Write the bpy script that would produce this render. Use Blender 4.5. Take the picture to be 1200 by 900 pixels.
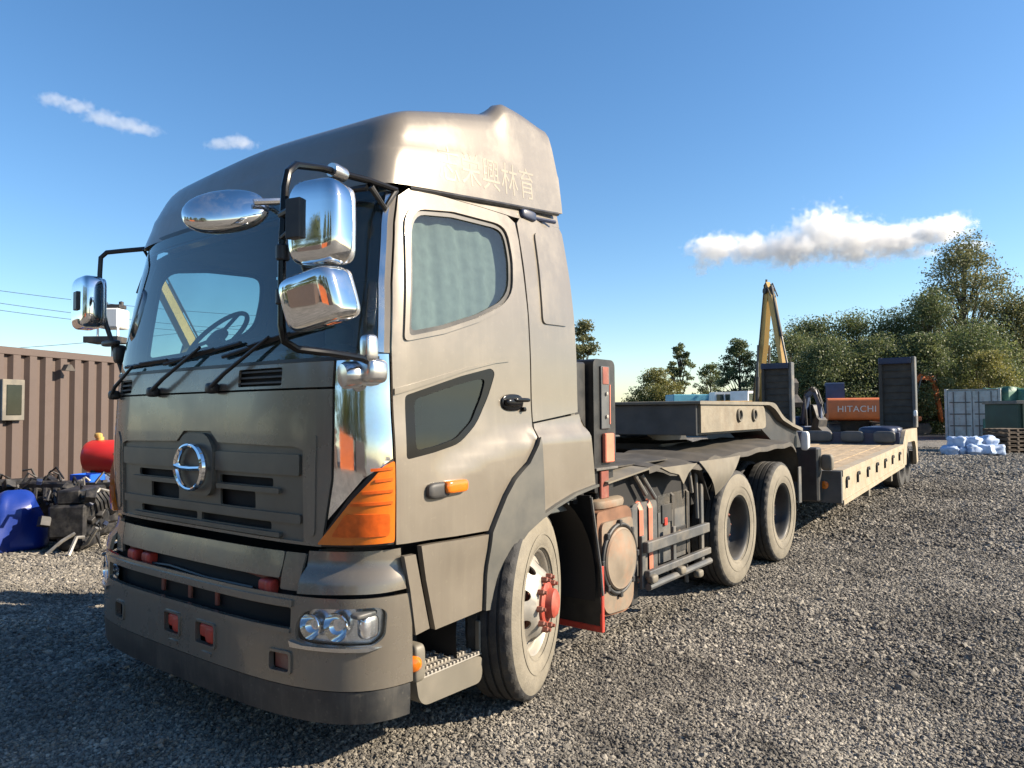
import bpy, bmesh, math, random
import numpy as np
from math import sin, cos, pi, radians, sqrt
from mathutils import Vector, Matrix, Euler
from mathutils.geometry import delaunay_2d_cdt

for o in list(bpy.data.objects): bpy.data.objects.remove(o)
scene = bpy.context.scene
COL = scene.collection
random.seed(7)
V = Vector

# ------------------------------------------------------------------ camera
CAM = V((3.5601, -1.9523, 1.5836)); YAW, PIT, ROLL = .649, .039, -.0079
fw = V((-sin(YAW)*cos(PIT), cos(YAW)*cos(PIT), sin(PIT)))
rt0 = V((cos(YAW), sin(YAW), 0)); up0 = rt0.cross(fw)
rt = rt0*cos(ROLL) + up0*sin(ROLL); upv = up0*cos(ROLL) - rt0*sin(ROLL)
cd = bpy.data.cameras.new('camera'); cam = bpy.data.objects.new('camera', cd); COL.objects.link(cam)
M = Matrix((rt, upv, -fw)).transposed().to_4x4(); M.translation = CAM
cam.matrix_world = M
cd.sensor_width = 36; cd.lens = 36*844.66/1200; cd.clip_start = .05; cd.clip_end = 20000
scene.camera = cam

# ------------------------------------------------------------------ sky, sun, exposure
SUN_DIR = V((1.50, .95, 1.0)).normalized()           # towards the sun
elev = math.asin(SUN_DIR.z); azim = math.atan2(SUN_DIR.x, SUN_DIR.y)
world = bpy.data.worlds.new('World'); scene.world = world; world.use_nodes = True
nt = world.node_tree; nt.nodes.clear()
out = nt.nodes.new('ShaderNodeOutputWorld'); bg = nt.nodes.new('ShaderNodeBackground')
sky = nt.nodes.new('ShaderNodeTexSky'); sky.sky_type = 'NISHITA'; sky.sun_disc = False
sky.sun_elevation = elev; sky.sun_rotation = azim
sky.air_density = 1.0; sky.dust_density = .35; sky.ozone_density = 2.6; sky.altitude = 0
bg.inputs['Strength'].default_value = .082
hs = nt.nodes.new('ShaderNodeHueSaturation'); hs.inputs['Saturation'].default_value = 1.2
nt.links.new(sky.outputs[0], hs.inputs['Color']); nt.links.new(hs.outputs[0], bg.inputs[0]); nt.links.new(bg.outputs[0], out.inputs[0])
sl = bpy.data.lights.new('sun', 'SUN'); sl.energy = 5.0; sl.angle = radians(.55); sl.color = (1, .86, .67)
so = bpy.data.objects.new('sun', sl); COL.objects.link(so); so.location = (20, 12, 14)
so.rotation_euler = SUN_DIR.to_track_quat('Z', 'Y').to_euler()
scene.view_settings.view_transform = 'Standard'; scene.view_settings.look = 'None'
scene.view_settings.gamma = 1; scene.view_settings.use_curve_mapping = False
scene.view_settings.exposure = 1.3
scene.render.engine = 'CYCLES'
scene.cycles.max_bounces = 8; scene.cycles.volume_bounces = 4; scene.cycles.transparent_max_bounces = 16

# ------------------------------------------------------------------ helpers: materials
MATS = {}
def mat(name, col, rough=.5, metal=0., var=.12, scale=6., bump=0., bscale=60., coat=0., dirt=None, dirt_amt=.0, dscale=2.5, spec=.5, trans=0., streak=.0):
    m = bpy.data.materials.new(name); m.use_nodes = True; n = m.node_tree; b = n.nodes['Principled BSDF']
    b.inputs['Roughness'].default_value = rough; b.inputs['Metallic'].default_value = metal
    b.inputs['Coat Weight'].default_value = coat; b.inputs['Coat Roughness'].default_value = .06
    b.inputs['Specular IOR Level'].default_value = spec
    b.inputs['Transmission Weight'].default_value = trans
    tc = n.nodes.new('ShaderNodeTexCoord')
    no = n.nodes.new('ShaderNodeTexNoise'); no.inputs['Scale'].default_value = scale; no.inputs['Detail'].default_value = 6
    n.links.new(tc.outputs['Object'], no.inputs['Vector'])
    rp = n.nodes.new('ShaderNodeMapRange'); rp.inputs[1].default_value = .3; rp.inputs[2].default_value = .7
    rp.inputs[3].default_value = 1-var; rp.inputs[4].default_value = 1+var
    n.links.new(no.outputs['Fac'], rp.inputs[0])
    mx = n.nodes.new('ShaderNodeMix'); mx.data_type = 'RGBA'; mx.blend_type = 'MULTIPLY'; mx.inputs[0].default_value = 1
    mx.inputs[6].default_value = (*col, 1); n.links.new(rp.outputs[0], mx.inputs[7])
    last = mx.outputs[2]
    if dirt is not None:
        d = n.nodes.new('ShaderNodeTexNoise'); d.inputs['Scale'].default_value = dscale; d.inputs['Detail'].default_value = 9; d.inputs['Roughness'].default_value = .68
        n.links.new(tc.outputs['Object'], d.inputs['Vector'])
        r2 = n.nodes.new('ShaderNodeMapRange'); r2.inputs[1].default_value = .46; r2.inputs[2].default_value = .72
        r2.inputs[3].default_value = 0; r2.inputs[4].default_value = dirt_amt
        n.links.new(d.outputs['Fac'], r2.inputs[0])
        m2 = n.nodes.new('ShaderNodeMix'); m2.data_type = 'RGBA'
        n.links.new(r2.outputs[0], m2.inputs[0]); n.links.new(last, m2.inputs[6]); m2.inputs[7].default_value = (*dirt, 1)
        last = m2.outputs[2]
        r3 = n.nodes.new('ShaderNodeMapRange'); r3.inputs[3].default_value = rough; r3.inputs[4].default_value = min(.9, rough+.35)
        n.links.new(r2.outputs[0], r3.inputs[0]); n.links.new(r3.outputs[0], b.inputs['Roughness'])
        r4 = n.nodes.new('ShaderNodeMapRange'); r4.inputs[3].default_value = metal; r4.inputs[4].default_value = metal*.2
        n.links.new(r2.outputs[0], r4.inputs[0]); n.links.new(r4.outputs[0], b.inputs['Metallic'])
    if streak:      # rain-washed dust runs
        mp = n.nodes.new('ShaderNodeMapping'); mp.inputs['Scale'].default_value = (14, 14, .9); n.links.new(tc.outputs['Object'], mp.inputs['Vector'])
        sn = n.nodes.new('ShaderNodeTexNoise'); sn.inputs['Scale'].default_value = 1.6; sn.inputs['Detail'].default_value = 7; sn.inputs['Roughness'].default_value = .7; n.links.new(mp.outputs[0], sn.inputs['Vector'])
        sp_ = n.nodes.new('ShaderNodeTexNoise'); sp_.inputs['Scale'].default_value = 45; sp_.inputs['Detail'].default_value = 3; n.links.new(tc.outputs['Object'], sp_.inputs['Vector'])
        sr = n.nodes.new('ShaderNodeMapRange'); sr.inputs[1].default_value = .50; sr.inputs[2].default_value = .72; sr.inputs[4].default_value = streak; n.links.new(sn.outputs['Fac'], sr.inputs[0])
        s2 = n.nodes.new('ShaderNodeMapRange'); s2.inputs[1].default_value = .64; s2.inputs[2].default_value = .70; s2.inputs[4].default_value = streak; n.links.new(sp_.outputs['Fac'], s2.inputs[0])
        sa = n.nodes.new('ShaderNodeMath'); sa.operation = 'ADD'; sa.use_clamp = True; n.links.new(sr.outputs[0], sa.inputs[0]); n.links.new(s2.outputs[0], sa.inputs[1])
        m3 = n.nodes.new('ShaderNodeMix'); m3.data_type = 'RGBA'; n.links.new(sa.outputs[0], m3.inputs[0]); n.links.new(last, m3.inputs[6]); m3.inputs[7].default_value = (.27, .24, .185, 1); last = m3.outputs[2]
    n.links.new(last, b.inputs['Base Color'])
    if bump:
        bn = n.nodes.new('ShaderNodeTexNoise'); bn.inputs['Scale'].default_value = bscale; bn.inputs['Detail'].default_value = 4
        n.links.new(tc.outputs['Object'], bn.inputs['Vector'])
        bp = n.nodes.new('ShaderNodeBump'); bp.inputs['Strength'].default_value = bump; bp.inputs['Distance'].default_value = .01
        n.links.new(bn.outputs['Fac'], bp.inputs['Height']); n.links.new(bp.outputs[0], b.inputs['Normal'])
    MATS[name] = m
    return m
DUST = (.30, .25, .18)
mat('paint', (.180, .157, .126), .32, .22, .05, 3, coat=.40, dirt=(.192, .168, .132), dirt_amt=.4, dscale=3.2, streak=.18)
mat('paint_front', (.180, .159, .130), .26, .34, .05, 3, coat=.35, dirt=(.125, .115, .096), dirt_amt=.45, dscale=2.2, streak=.22)
mat('fender_grey', (.135, .125, .105), .6, 0, .1, 5, dirt=DUST, dirt_amt=.5)
mat('arch_grey', (.070, .070, .064), .6, 0, .12, 5, dirt=(.15, .135, .105), dirt_amt=.4)
mat('step_grey', (.145, .132, .106), .55, .1, .1, 5, dirt=(.2, .17, .13), dirt_amt=.5)
mat('chrome', (.80, .80, .80), .045, 1, .03, 3, dirt=(.3, .25, .18), dirt_amt=.16, dscale=5)
mat('chrome_matt', (.62, .62, .62), .22, 1, .05, 5, dirt=(.3, .25, .18), dirt_amt=.3)
mat('alu', (.33, .31, .275), .5, .45, .12, 10, dirt=DUST, dirt_amt=.55, dscale=8)
mat('black', (.012, .012, .013), .42, 0, .3, 8, dirt=(.08, .07, .055), dirt_amt=.35, dscale=4)
mat('black_gloss', (.006, .006, .007), .2, 0, .2, 8, spec=.25)
mat('void', (.004, .004, .005), .8, 0, .2)
mat('seam', (.006, .006, .006), .8, 0, .2)
mat('rubber', (.022, .022, .023), .78, 0, .25, 9, bump=.3, bscale=120, dirt=(.12, .105, .08), dirt_amt=.45, dscale=6)
mat('rubber_dusty', (.185, .165, .128), .88, 0, .16, 5, bump=.3, bscale=90, dirt=(.09, .082, .066), dirt_amt=.7, dscale=4)
mat('plastic', (.035, .035, .036), .55, 0, .2, 8, dirt=DUST, dirt_amt=.25)
mat('grille', (.125, .114, .094), .42, .3, .1, 8, dirt=(.14, .125, .1), dirt_amt=.3)
mat('lip', (.022, .024, .027), .5, 0, .2, 5, dirt=(.12, .105, .08), dirt_amt=.45, streak=.12)
mat('steel_dusty', (.155, .14, .112), .7, .2, .2, 7, dirt=(.20, .17, .125), dirt_amt=.7, dscale=3)
mat('frame_grey', (.085, .088, .09), .5, .2, .2, 7, dirt=DUST, dirt_amt=.5)
mat('red', (.42, .035, .02), .5, 0, .2, 9, dirt=(.1, .05, .035), dirt_amt=.5, dscale=8)
mat('red_oxide', (.20, .05, .032), .62, 0, .25, 9, dirt=DUST, dirt_amt=.5, dscale=7)
mat('salmon', (.62, .17, .10), .55, 0, .15, 9, dirt=DUST, dirt_amt=.4)
mat('hub_red', (.34, .05, .03), .55, 0, .2, 15, dirt=(.16, .09, .06), dirt_amt=.75, dscale=14)
mat('lamp_orange', (.85, .20, .012), .14, 0, .06, 30, coat=.6, trans=.25)
mat('lamp_orange_deep', (.62, .10, .008), .25, 0, .2, 30)
mat('muffler', (.215, .175, .132), .6, .25, .18, 8, dirt=(.30, .13, .06), dirt_amt=.6, dscale=6)
mat('muffler_rust', (.17, .085, .048), .75, .1, .3, 8, dirt=(.14, .07, .04), dirt_amt=.6)
mat('reflector', (.85, .86, .88), .22, .9, .1, 60)
mat('interior', (.07, .078, .078), .8, 0, .15)
mat('interior_light', (.16, .165, .16), .85, 0, .12)
mat('curtain', (.15, .165, .16), .9, 0, .15, 20)
mat('cream_steel', (.31, .265, .19), .7, .0, .16, 6, bump=.2, bscale=40, dirt=(.30, .2, .11), dirt_amt=.75, dscale=5)
mat('trailer_dark', (.022, .023, .025), .5, 0, .3, 6, dirt=(.10, .085, .065), dirt_amt=.4)
mat('neck_steel', (.19, .165, .122), .7, 0, .16, 6, bump=.2, bscale=40, dirt=(.12, .085, .055), dirt_amt=.7, dscale=4)
mat('trailer_grey', (.075, .078, .08), .55, .1, .2, 6, dirt=(.16, .14, .11), dirt_amt=.5)
mat('deck_wood', (.34, .26, .165), .85, 0, .3, 9, bump=.5, bscale=50, dirt=(.22, .15, .09), dirt_amt=.7, dscale=5)
mat('ramp_steel', (.052, .047, .040), .75, .2, .25, 8, dirt=(.13, .108, .08), dirt_amt=.5)
mat('navy', (.018, .028, .065), .4, 0, .15, 8, dirt=(.1, .1, .1), dirt_amt=.3)
mat('ghost_letter', (.232, .206, .160), .38, .2, .06, 20)
mat('container_brown', (.088, .064, .055), .6, 0, .1, 3, dirt=(.055, .037, .031), dirt_amt=.5, dscale=3)
mat('container_white', (.36, .40, .40), .6, 0, .1, 3, dirt=(.2, .15, .10), dirt_amt=.5, dscale=4)
mat('green_tarp', (.05, .14, .10), .6, 0, .2, 2, bump=.5, bscale=6, dirt=(.12, .2, .15), dirt_amt=.5)
mat('green_dark', (.016, .045, .03), .6, 0, .2, 3, dirt=(.05, .06, .04), dirt_amt=.4)
mat('bag_blue', (.30, .40, .58), .55, 0, .25, 6, bump=.6, bscale=14, dirt=(.5, .55, .62), dirt_amt=.6)
mat('drum_blue', (.008, .03, .21), .35, 0, .15, 5, dirt=(.02, .03, .1), dirt_amt=.4)
mat('blue_bright', (.015, .10, .52), .35, 0, .12, 5)
mat('sky_blue_paint', (.03, .22, .62), .4, 0, .12, 5)
mat('tank_red', (.62, .025, .02), .35, 0, .12, 5, dirt=(.3, .04, .03), dirt_amt=.4)
mat('white_paint', (.72, .72, .70), .45, 0, .08, 5, dirt=(.4, .36, .3), dirt_amt=.4)
mat('scrap', (.017, .017, .019), .5, .4, .5, 14, dirt=(.11, .10, .085), dirt_amt=.5, dscale=9)
mat('scrap_light', (.24, .23, .21), .45, .5, .3, 14, dirt=(.12, .09, .06), dirt_amt=.6, dscale=9)
mat('exc_yellow', (.50, .31, .08), .55, 0, .12, 2, dirt=(.25, .14, .06), dirt_amt=.6, dscale=2)
mat('exc_orange', (.52, .135, .035), .5, 0, .1, 2, dirt=(.25, .08, .04), dirt_amt=.45, dscale=1.5)
mat('exc_dark', (.03, .03, .032), .6, .1, .3, 4, dirt=(.14, .11, .08), dirt_amt=.6)
mat('exc_blue', (.02, .045, .11), .5, 0, .2, 4, dirt=(.1, .1, .09), dirt_amt=.4)
mat('teal', (.10, .32, .42), .5, 0, .12, 3)
mat('letter_white', (.62, .56, .5), .6, 0, .1, 9)
mat('wire', (.02, .02, .022), .6)
mat('bark', (.075, .06, .045), .9, 0, .3, 8, bump=.6, bscale=20)
mat('plank_brown', (.07, .05, .035), .85, 0, .3, 6)

def glass(name, tint, rough=.02, alpha=.5, ior=1.5):
    """thin glazing: a tinted see-through sheet with a clear reflection"""
    m = bpy.data.materials.new(name); m.use_nodes = True; n = m.node_tree; n.nodes.clear()
    o = n.nodes.new('ShaderNodeOutputMaterial'); tr = n.nodes.new('ShaderNodeBsdfTransparent'); gl = n.nodes.new('ShaderNodeBsdfGlossy')
    tr.inputs[0].default_value = (*tint, 1); gl.inputs['Roughness'].default_value = rough; gl.inputs[0].default_value = (1, 1, 1, 1)
    df = n.nodes.new('ShaderNodeBsdfDiffuse'); df.inputs[0].default_value = (.12, .14, .13, 1)
    tc = n.nodes.new('ShaderNodeTexCoord'); no = n.nodes.new('ShaderNodeTexNoise'); no.inputs['Scale'].default_value = 2.2; no.inputs['Detail'].default_value = 8
    n.links.new(tc.outputs['Object'], no.inputs['Vector'])
    mr = n.nodes.new('ShaderNodeMapRange'); mr.inputs[1].default_value = .35; mr.inputs[2].default_value = .75; mr.inputs[3].default_value = alpha*.4; mr.inputs[4].default_value = alpha
    n.links.new(no.outputs['Fac'], mr.inputs[0])
    m1 = n.nodes.new('ShaderNodeMixShader'); n.links.new(mr.outputs[0], m1.inputs[0]); n.links.new(tr.outputs[0], m1.inputs[1]); n.links.new(df.outputs[0], m1.inputs[2])
    fr = n.nodes.new('ShaderNodeFresnel'); ge = n.nodes.new('ShaderNodeNewGeometry'); mi = n.nodes.new('ShaderNodeMapRange')   # same reflection from both faces of the sheet
    mi.inputs[3].default_value = ior; mi.inputs[4].default_value = 1/ior; n.links.new(ge.outputs['Backfacing'], mi.inputs[0]); n.links.new(mi.outputs[0], fr.inputs[0])
    m2 = n.nodes.new('ShaderNodeMixShader'); n.links.new(fr.outputs[0], m2.inputs[0]); n.links.new(m1.outputs[0], m2.inputs[1]); n.links.new(gl.outputs[0], m2.inputs[2])
    n.links.new(m2.outputs[0], o.inputs[0]); MATS[name] = m
glass('glass_front', (.52, .70, .70), .015, .24, 1.6)
glass('glass_side', (.72, .82, .80), .02, .14, 1.6)
glass('lens_clear', (.92, .94, .95), .03, .08, 1.5)
glass('glass_dark', (.22, .28, .28), .03, .06, 1.45)

# ------------------------------------------------------------------ helpers: meshes and objects
WORLD = {}
class MB:
    def __init__(s): s.v = []; s.f = []
    def add(s, vs, fs):
        o = len(s.v); s.v += [tuple(p) for p in vs]; s.f += [tuple(i+o for i in f) for f in fs]; return s
    def box(s, x0, x1, y0, y1, z0, z1, b=.006, R=None, P=None):
        hx, hy, hz = (x1-x0)/2, (y1-y0)/2, (z1-z0)/2; c = V(((x0+x1)/2, (y0+y1)/2, (z0+z1)/2))
        return s.obox(c, (hx, hy, hz), R, b, P)
    def obox(s, c, h, R=None, b=.006, P=None):
        hx, hy, hz = h; b = min(b, hx*.45, hy*.45, hz*.45); idx = {}; vs = []
        for sx in (-1, 1):
            for sy in (-1, 1):
                for sz in (-1, 1):
                    for k in range(3):
                        p = V((sx*(hx-(b if k != 0 else 0)), sy*(hy-(b if k != 1 else 0)), sz*(hz-(b if k != 2 else 0))))
                        if R is not None: p = R @ p
                        idx[(sx, sy, sz, k)] = len(vs); vs.append(p + V(c))
        fs = []
        for k in range(3):
            for g in (-1, 1):
                q = []
                for a, d in ((-1, -1), (1, -1), (1, 1), (-1, 1)):
                    t = [0, 0, 0]; t[k] = g; t[(k+1) % 3] = a; t[(k+2) % 3] = d; q.append(idx[(*t, k)])
                fs.append(q if g > 0 else q[::-1])
        for k in range(3):
            k1, k2 = (k+1) % 3, (k+2) % 3
            for a in (-1, 1):
                for d in (-1, 1):
                    t0 = [0]*3; t1 = [0]*3; t0[k] = -1; t1[k] = 1
                    for t in (t0, t1): t[k1] = a; t[k2] = d
                    fs.append([idx[(*t0, k1)], idx[(*t1, k1)], idx[(*t1, k2)], idx[(*t0, k2)]])
        for sx in (-1, 1):
            for sy in (-1, 1):
                for sz in (-1, 1): fs.append([idx[(sx, sy, sz, k)] for k in range(3)])
        return s.add(vs, fs)
    def tube(s, path, r, n=10, closed=False, caps=True, flat=1.0):
        P = [V(p) for p in path]; m = len(P); rs = r if isinstance(r, (list, tuple)) else [r]*m
        vs = []; fs = []; prev = None
        for i, p in enumerate(P):
            if closed: t = P[(i+1) % m]-P[i-1]
            else: t = P[min(i+1, m-1)]-P[max(i-1, 0)]
            t.normalize()
            if prev is None:
                a = V((0, 0, 1)) if abs(t.z) < .9 else V((1, 0, 0)); u = t.cross(a).normalized()
            else: u = (prev - t*prev.dot(t)).normalized()
            prev = u; w = t.cross(u)
            for k in range(n):
                an = 2*pi*k/n; vs.append(p + u*cos(an)*rs[i] + w*sin(an)*rs[i]*flat)
        for i in range(m if closed else m-1):
            j = (i+1) % m
            for k in range(n): fs.append([i*n+k, i*n+(k+1) % n, j*n+(k+1) % n, j*n+k])
        if caps and not closed: fs.append(list(range(n))[::-1]); fs.append([(m-1)*n+k for k in range(n)])
        return s.add(vs, fs)
    def lathe(s, prof, c=(0, 0, 0), axis=(1, 0, 0), n=32, caps=(False, False), squash=None):
        ax = V(axis).normalized(); a = V((0, 0, 1)) if abs(ax.z) < .9 else V((1, 0, 0)); u = ax.cross(a).normalized(); w = ax.cross(u)
        vs = []; fs = []; c = V(c)
        for (r, h) in prof:
            for k in range(n):
                an = 2*pi*k/n; vs.append(c + ax*h + (u*cos(an) + w*sin(an))*r)
        for i in range(len(prof)-1):
            for k in range(n): fs.append([i*n+k, i*n+(k+1) % n, (i+1)*n+(k+1) % n, (i+1)*n+k])
        if caps[0]: fs.append(list(range(n))[::-1])
        if caps[1]: fs.append([(len(prof)-1)*n+k for k in range(n)])
        return s.add(vs, fs)
    def prism(s, poly, ax, d0, d1):
        """poly of 2-D points in the plane perpendicular to axis ax (0:(y,z) 1:(x,z) 2:(x,y))"""
        n = len(poly)
        def P(a, b, d): return ((d, a, b), (a, d, b), (a, b, d))[ax]
        vs = [P(a, b, d0) for a, b in poly] + [P(a, b, d1) for a, b in poly]
        return s.add(vs, [list(range(n))[::-1], list(range(n, 2*n))] + [[i, (i+1) % n, n+(i+1) % n, n+i] for i in range(n)])
    def sell(s, c, h, R=None, e=.45, n=20, m=12):
        """rounded box (superellipsoid)"""
        f = lambda x: (abs(x)**e)*(1 if x >= 0 else -1)
        vs = []; fs = []
        for i in range(m+1):
            a = -pi/2 + pi*i/m
            for k in range(n):
                b = 2*pi*k/n
                p = V((h[0]*f(cos(a))*f(cos(b)), h[1]*f(cos(a))*f(sin(b)), h[2]*f(sin(a))))
                vs.append((R @ p if R is not None else p) + V(c))
        for i in range(m):
            for k in range(n): fs.append([i*n+k, i*n+(k+1) % n, (i+1)*n+(k+1) % n, (i+1)*n+k])
        return s.add(vs, fs)
    def build(s, name, m, parent=None, smooth=35, recalc=True, loc=None):
        me = bpy.data.meshes.new(name); me.from_pydata(s.v, [], s.f); me.update()
        bm = bmesh.new(); bm.from_mesh(me)
        bmesh.ops.remove_doubles(bm, verts=bm.verts, dist=1e-5)
        if recalc: bmesh.ops.recalc_face_normals(bm, faces=bm.faces)
        bm.to_mesh(me); bm.free()
        if smooth:
            me.shade_smooth(); me.set_sharp_from_angle(angle=radians(smooth))
        return link(name, me, m, parent, loc)
def link(name, me, m=None, parent=None, loc=None):
    o = bpy.data.objects.new(name, me); COL.objects.link(o)
    if m is not None and me is not None: me.materials.append(MATS[m] if isinstance(m, str) else m)
    WORLD[o] = Matrix.Identity(4)
    if loc is not None: o.location = loc; WORLD[o] = Matrix.Translation(loc)
    if parent is not None:
        o.parent = parent; o.matrix_parent_inverse = WORLD[parent].inverted()
    return o
def thing(name, label, cat, loc=(0, 0, 0), rotz=0, group=None, local=False):
    """Empty at a thing's base. local=True: its parts are modelled round its own origin"""
    o = bpy.data.objects.new(name, None); COL.objects.link(o); o.empty_display_size = .2
    o.location = loc; o.rotation_euler = (0, 0, rotz); tag(o, label, cat, group)
    WORLD[o] = Matrix.Identity(4) if local else Matrix.Translation(loc) @ Matrix.Rotation(rotz, 4, 'Z')
    return o
def tag(o, label=None, cat=None, group=None, kind=None):
    if label: o['label'] = label
    if cat: o['category'] = cat
    if group: o['group'] = group
    if kind: o['kind'] = kind
    return o
def dup(root, loc, rotz=None, label=None, parent=None):
    def cp(o, par):
        c = o.copy(); COL.objects.link(c); c.parent = par; WORLD[c] = WORLD.get(o, Matrix.Identity(4))
        for ch in [q for q in bpy.data.objects if q.parent == o and q != c]: cp(ch, c)
        return c
    r = cp(root, parent); r.location = loc
    if rotz is not None: r.rotation_euler = (0, 0, rotz)
    if label: r['label'] = label
    return r
def lerp_tab(tab, x):
    if x <= tab[0][0]: return tab[0][1]
    for (a, fa), (b, fb) in zip(tab, tab[1:]):
        if x <= b:
            t = (x-a)/(b-a); return fa + (fb-fa)*t
    return tab[-1][1]
def ss(a, b, x):
    t = min(1, max(0, (x-a)/(b-a))); return t*t*(3-2*t)
def rpoly(pts, r, n=5):
    """polygon with rounded corners; r one radius or one per corner"""
    out = []; m = len(pts)
    for i in range(m):
        rr = r[i] if isinstance(r, (list, tuple)) else r
        p = V(pts[i]); a = V(pts[i-1]); b = V(pts[(i+1) % m])
        if rr <= 0: out.append(tuple(p)); continue
        da = min(rr, (a-p).length*.48); db = min(rr, (b-p).length*.48)
        A = p + (a-p).normalized()*da; B = p + (b-p).normalized()*db
        for k in range(n+1):
            t = k/n; out.append(tuple(A*(1-t)**2 + p*2*t*(1-t) + B*t*t))
    return out
def densify(poly, step):
    out = []
    for i, p in enumerate(poly):
        a = V(p); b = V(poly[(i+1) % len(poly)]); k = max(1, int((b-a).length/step+.5))
        for j in range(k): out.append(tuple(a + (b-a)*(j/k)))
    return out
def inside(p, poly):
    x, y = p; c = False; j = len(poly)-1
    for i in range(len(poly)):
        xi, yi = poly[i]; xj, yj = poly[j]
        if (yi > y) != (yj > y) and x < (xj-xi)*(y-yi)/(yj-yi)+xi: c = not c
        j = i
    return c
def patch(mb, outer, holes, fn, step=.05, off=0., thick=.012, back=True):
    """curved sheet with openings. outer/holes: 2-D chart polygons; fn(a,b)->3-D point"""
    loops = [densify(outer, step)] + [densify(h, step) for h in holes]
    vs = []; es = []
    for L in loops:
        o = len(vs); vs += [V(p) for p in L]; es += [(o+i, o+(i+1) % len(L)) for i in range(len(L))]
    a0 = min(p[0] for p in loops[0]); a1 = max(p[0] for p in loops[0]); b0 = min(p[1] for p in loops[0]); b1 = max(p[1] for p in loops[0])
    na, nb = int((a1-a0)/step), int((b1-b0)/step)
    for i in range(1, na+1):
        for j in range(1, nb+1):
            p = (a0+(i-.5)*(a1-a0)/max(na, 1), b0+(j-.5)*(b1-b0)/max(nb, 1))
            if inside(p, loops[0]) and not any(inside(p, h) for h in loops[1:]):
                vs.append(V(p))
    ov, oe, of, iv, ie, i_f = delaunay_2d_cdt(vs, es, [], 0, 1e-6)
    tri = []
    for f in of:
        c = ((ov[f[0]]+ov[f[1]]+ov[f[2]])/3)
        if inside(c, loops[0]) and not any(inside(c, h) for h in loops[1:]): tri.append(tuple(f))
    top = []; bot = []
    e = .004
    for p in ov:
        P = V(fn(p[0], p[1])); N = (V(fn(p[0]+e, p[1]))-V(fn(p[0]-e, p[1]))).cross(V(fn(p[0], p[1]+e))-V(fn(p[0], p[1]-e)))
        N.normalize(); top.append(P+N*off); bot.append(P+N*(off-thick))
    n = len(top); fs = list(tri)
    if back:
        fs += [tuple(n+i for i in f[::-1]) for f in tri]
        cnt = {}
        for f in tri:
            for k in range(3):
                ed = (f[k], f[(k+1) % 3]); cnt[ed] = cnt.get(ed, 0)+1
        for (a, b) in cnt:
            if (b, a) not in cnt: fs.append((b, a, n+a, n+b))
        mb.add(top+bot, fs)
    else: mb.add(top, fs)
    return mb

# ================================================================== GROUND
rng = np.random.default_rng(5)
def vnoise(x, y, seed=0):
    xi = np.floor(x).astype(int); yi = np.floor(y).astype(int); xf = x-xi; yf = y-yi
    h = lambda a, b: np.mod(np.sin(a*127.1+b*311.7+seed*74.7)*43758.5453, 1.0)
    u = xf*xf*(3-2*xf); v = yf*yf*(3-2*yf)
    return (h(xi, yi)*(1-u)+h(xi+1, yi)*u)*(1-v)+(h(xi, yi+1)*(1-u)+h(xi+1, yi+1)*u)*v
def gheight(x, y):
    d = np.hypot(x-3, y-3); k = np.clip((70-d)/40, 0, 1)
    h = (vnoise(x*.55, y*.55, 1)-.5)*.05 + (vnoise(x*1.7, y*1.7, 2)-.5)*.035 + (vnoise(x*4.5, y*4.5, 3)-.5)*.02
    h += -.03*np.exp(-((x-2.75-.18*y)/.22)**2) - .025*np.exp(-((x-4.3-.2*y)/.25)**2)      # old wheel ruts
    under = np.clip((1.6-np.abs(x))/.3, 0, 1)*np.clip((14.5-y)/1, 0, 1)*np.clip((y+.2)/.5, 0, 1)
    h = h*(1-.8*under)
    rise = .21*np.clip((y-7)/5.6, 0, 1)**1.2*np.clip((27-y)/11, 0, 1)*np.clip((x+9)/5, 0, 1)*np.clip((11-x)/5, 0, 1)      # the yard climbs a little under the trailer tail
    return h*k - .012 + rise
def damp(n, col, vec):
    """darker damp and dusty patches across the yard"""
    t = n.nodes.new('ShaderNodeTexNoise'); t.inputs['Scale'].default_value = 1.9; t.inputs['Detail'].default_value = 5; t.inputs['Roughness'].default_value = .55; t.inputs['Distortion'].default_value = .4; n.links.new(vec, t.inputs['Vector'])
    r = n.nodes.new('ShaderNodeMapRange'); r.inputs[1].default_value = .56; r.inputs[2].default_value = .68; r.inputs[3].default_value = 1; r.inputs[4].default_value = .52; n.links.new(t.outputs['Fac'], r.inputs[0])
    m = n.nodes.new('ShaderNodeMix'); m.data_type = 'RGBA'; m.blend_type = 'MULTIPLY'; m.inputs[0].default_value = 1; n.links.new(col, m.inputs[6]); n.links.new(r.outputs[0], m.inputs[7])
    return m.outputs[2]
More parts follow.
